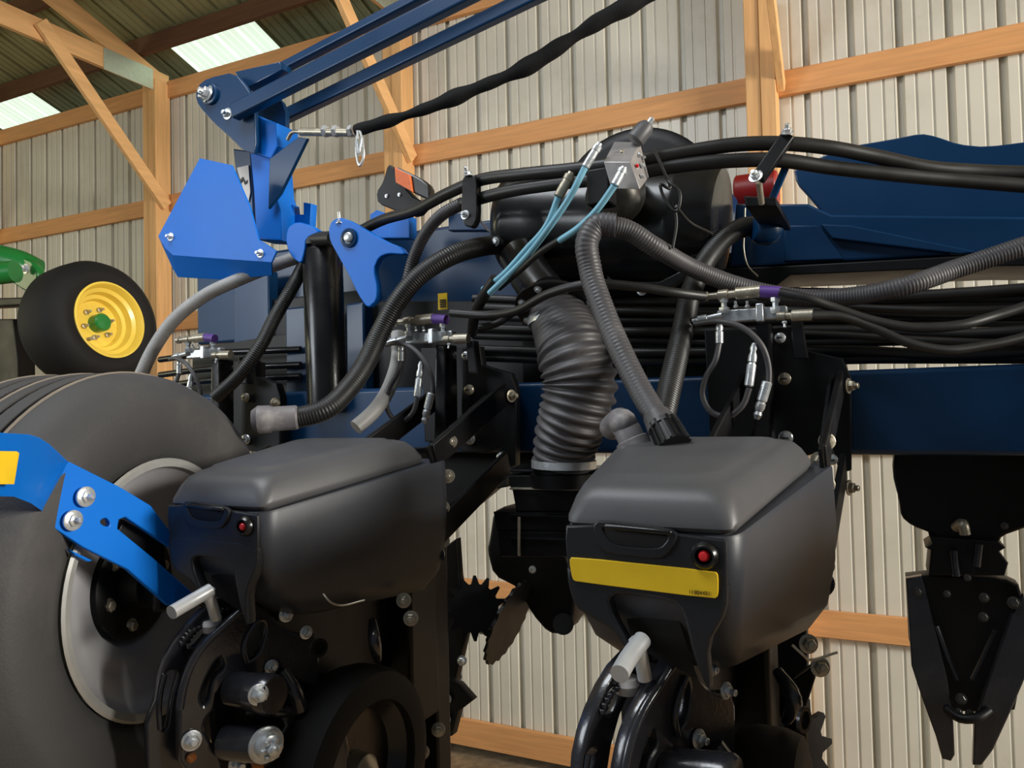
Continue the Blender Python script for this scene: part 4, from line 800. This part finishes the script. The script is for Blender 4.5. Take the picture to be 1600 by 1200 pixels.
ga = thing('green_arm', 'glossy green machine arm end beside the yellow-rimmed wheel', 'machine arm', tuple(P(30, 420, Y=3.0)))
b = MB(); b.tube([P(-120, 395, Y=2.7), P(-20, 402, Y=2.85), P(40, 416, Y=2.95), P(56, 424, Y=2.98)], lambda s: .11-.03*s, 28); b.obj('tube', 'green', ga, ang=80)
b = MB(); b.tube([P(-80, 432, Y=2.6), P(-10, 428, Y=2.7), P(24, 424, Y=2.75)], .065, 24); b.obj('inner_tube', 'green', ga, ang=80)
b = MB(); plateY(b, [(10, 400), (46, 404), (60, 424), (52, 456), (40, 456), (10, 436)], 2.90, .05, bev=.01, r=1); b.obj('end_plate', 'green', ga)
b = MB(); b.bolt(P(41, 420, Y=2.88), (0, -1, 0), .022, True, .01); b.obj('bolt', 'zinc', ga)
bk = thing('dark_machine', 'dark unlit machine frame in shade below the green arm at the left edge', 'machine frame', tuple(P(10, 650, Y=3.2)))
for pts in ([(-160, 470), (46, 464), (52, 476), (-160, 486)], [(-160, 500), (20, 498), (28, 560), (30, 640), (-160, 660)], [(-160, 600), (40, 610), (62, 640), (60, 690), (-160, 700)], [(-160, 540), (34, 548), (36, 560), (-160, 556)]):
    b = MB(); plateY(b, pts, 3.15+.05*len(bk.children), .12, bev=.01); b.obj('frame_bar', 'wood_d' if len(bk.children) == 3 else 'dblack', bk)

# ================================================================== ROW CLEANERS AND REAR OPENER
def star(mb, c, ax, R, teeth, depth, th):
    ax = V(ax).normalized(); u = ax.cross(V((0, 0, 1))).normalized(); w_ = ax.cross(u); n = teeth*4; vs = []
    for s in (-1, 1):
        for i in range(n):
            k = i % 4; r = R if k in (1, 2) else R-depth; an = 2*PI*(i+(.35 if k == 1 else 0))/n
            vs.append(V(c)+u*(r*math.cos(an))+w_*(r*math.sin(an))+ax*(s*th/2))
    fs = [tuple(range(n-1, -1, -1)), tuple(range(n, 2*n))]+[(i, (i+1) % n, n+(i+1) % n, n+i) for i in range(n)]
    return mb.add(vs, fs)
rc = thing('row_cleaner', 'black row cleaner with spiked wheel and notched disc below the air manifold', 'row cleaner', tuple(P(790, 1000, Y=1.95)))
b = MB(); star(b, P(742, 950, Y=1.82), (.75, -1, .25), .085, 14, .022, .012); b.obj('spiked_wheel', 'dblack', rc)
b = MB(); star(b, P(795, 972, Y=1.85), (.93, .02, -.37), .120, 20, .007, .008); b.obj('notched_disc', 'dblack', rc)
b = MB(); b.lathe([(0, .03), (.03, .03), (.04, .018), (.045, 0)], P(770, 975, Y=1.9), (.2, -1, .1), 24); b.obj('hub', 'black', rc)
b = MB(); plateY(b, [(770, 800), (790, 790), (800, 850), (880, 860), (900, 920), (896, 968), (880, 992), (856, 990), (830, 960), (810, 920), (770, 900), (760, 860), (764, 842)], 1.92, .10, bev=.008, r=1); b.obj('arm', 'dblack', rc)
b = MB(); b.cyl(P(880, 975, Y=1.90), P(880, 975, Y=2.02), .028, n=24); b.obj('pivot', 'black', rc)
for c in ((795, 808), (832, 890), (752, 985), (760, 984)):
    b = MB(); b.bolt(P(*c, Y=1.84), (0, -1, .1), .007); b.obj('bolt', 'zinc', rc)
sd_ = thing('coulter_assembly', 'dark coulter blade with spiked wheel hanging under the left row unit', 'coulter', tuple(P(680, 1170, Y=1.75)))
b = MB(); star(b, P(640, 1090, Y=1.75), (1, -.75, .1), .155, 12, .030, .012); b.obj('spiked_wheel', 'dblack', sd_)
b = MB(); plateY(b, [(672, 870), (712, 842), (716, 900), (722, 940), (728, 990), (712, 1060), (690, 1120), (668, 1130)], 1.80, .03, bev=.003); b.obj('shank', 'dblack', sd_)
b = MB(); plateY(b, [(690, 1060), (716, 1070), (738, 1095), (716, 1112), (706, 1150), (680, 1160)], 1.74, .03, bev=.003); b.obj('bracket', 'dblack', sd_)
for c in ((698, 1092), (697, 1124), (674, 1166), (684, 1142), (722, 1032)):
    b = MB(); b.bolt(P(*c, Y=1.73), (.2, -1, .1), .009, True, .003); b.obj('bolt', 'zinc', sd_)
s2 = thing('coulter_assembly', 'dark coulter with spiked wheel hanging under the yellow-labelled hopper', 'coulter', tuple(P(1250, 1190, Y=1.70)))
b = MB(); star(b, P(1240, 1170, Y=1.62), (1, -.75, .1), .100, 11, .026, .014); b.obj('spiked_wheel', 'dblack', s2)
b = MB(); plateY(b, [(1150, 1000), (1260, 985), (1262, 1040), (1258, 1090), (1250, 1230), (1140, 1230)], 1.70, .04, bev=.003); b.obj('shank', 'dblack', s2)
b = MB(); plateY(b, [(1240, 1062), (1270, 1040), (1274, 1060), (1258, 1110), (1266, 1240), (1240, 1240)], 1.60, .03, bev=.003); b.obj('bracket', 'dblack', s2)
for c in ((1219, 1051), (1174, 1139), (1176, 1158)):
    b = MB(); b.bolt(P(*c, Y=1.58), (.2, -1, .1), .006); b.obj('bolt', 'steel', s2)

op = thing('rear_opener', 'black opener with two long tapering side blades hanging below the right toolbar', 'opener', tuple(P(1510, 900, Y=2.0)))
b = MB(); plateY(b, [(1397, 700), (1660, 700), (1660, 800), (1600, 826), (1566, 838), (1560, 850), (1470, 850), (1456, 834), (1425, 822), (1408, 808), (1404, 780), (1394, 740)], 1.92, .12, bev=.006, r=1); b.obj('head', 'dblack', op)
b = MB(); plateY(b, [(1452, 838), (1456, 850), (1446, 856), (1454, 860), (1450, 900), (1570, 900), (1576, 880), (1562, 862), (1572, 856), (1560, 846)], 1.90, .12, bev=.004); b.obj('neck', 'dblack', op)
b = MB(); plateY(b, [(1415, 902), (1454, 898), (1572, 905), (1592, 914), (1600, 940), (1600, 1040), (1586, 1110), (1560, 1114), (1480, 1112), (1440, 1060), (1420, 1000)], 1.94, .06, bev=.005); b.obj('body_plate', 'dblack', op)
b = MB(); plateY(b, [(1415, 904), (1440, 900), (1480, 1060), (1490, 1130), (1492, 1180), (1486, 1190), (1472, 1186), (1462, 1150), (1440, 1090), (1424, 1040)], 1.88, .025, bev=.003); b.obj('blade', 'cast', op)
b = MB(); plateY(b, [(1600, 930), (1616, 1000), (1602, 1060), (1576, 1120), (1552, 1172), (1534, 1196), (1520, 1196), (1522, 1130), (1545, 1060), (1580, 960)], 1.88, .025, bev=.003); b.obj('blade', 'cast', op)
b = MB(); b.tube([P(1462, 978, Y=1.90), P(1478, 1020, Y=1.90), P(1496, 1062, Y=1.90)], .006, 8); b.obj('strut', 'cast', op)
b = MB(); b.tube([P(1556, 985, Y=1.90), P(1540, 1020, Y=1.90), P(1520, 1062, Y=1.90)], .006, 8); b.obj('strut', 'cast', op)
b = MB(); b.tube([P(1480, 1108, Y=1.88), P(1500, 1122, Y=1.86), P(1525, 1122, Y=1.86), P(1545, 1110, Y=1.88)], .010, 10); b.obj('crossbar', 'dblack', op, ang=80)
b = MB(); b.tube([P(1494, 824, Y=1.90), P(1504, 818, Y=1.88), P(1508, 835, Y=1.88)], .011, 12); b.obj('link', 'steel', op, ang=80)
b = MB(); b.tube([P(1490, 860, Y=1.89), P(1494, 900, Y=1.89)], .008, 10); b.obj('rod', 'cast', op, ang=80)
b = MB(); b.tube([P(1530, 850, Y=1.89), P(1526, 885, Y=1.89)], .008, 10); b.obj('rod', 'cast', op, ang=80)
for c, r in (((1538, 934), .008), ((1537, 964), .008), ((1502, 1092), .009), ((1498, 1112), .006), ((1515, 1115), .007), ((1480, 928), .006), ((1434, 925), .008), ((1584, 942), .010), ((1570, 822), .006), ((1512, 903), .006)):
    b = MB(); b.bolt(P(*c, Y=1.878), (0, -1, .2), r*.85); b.obj('bolt', 'dsteel', op)
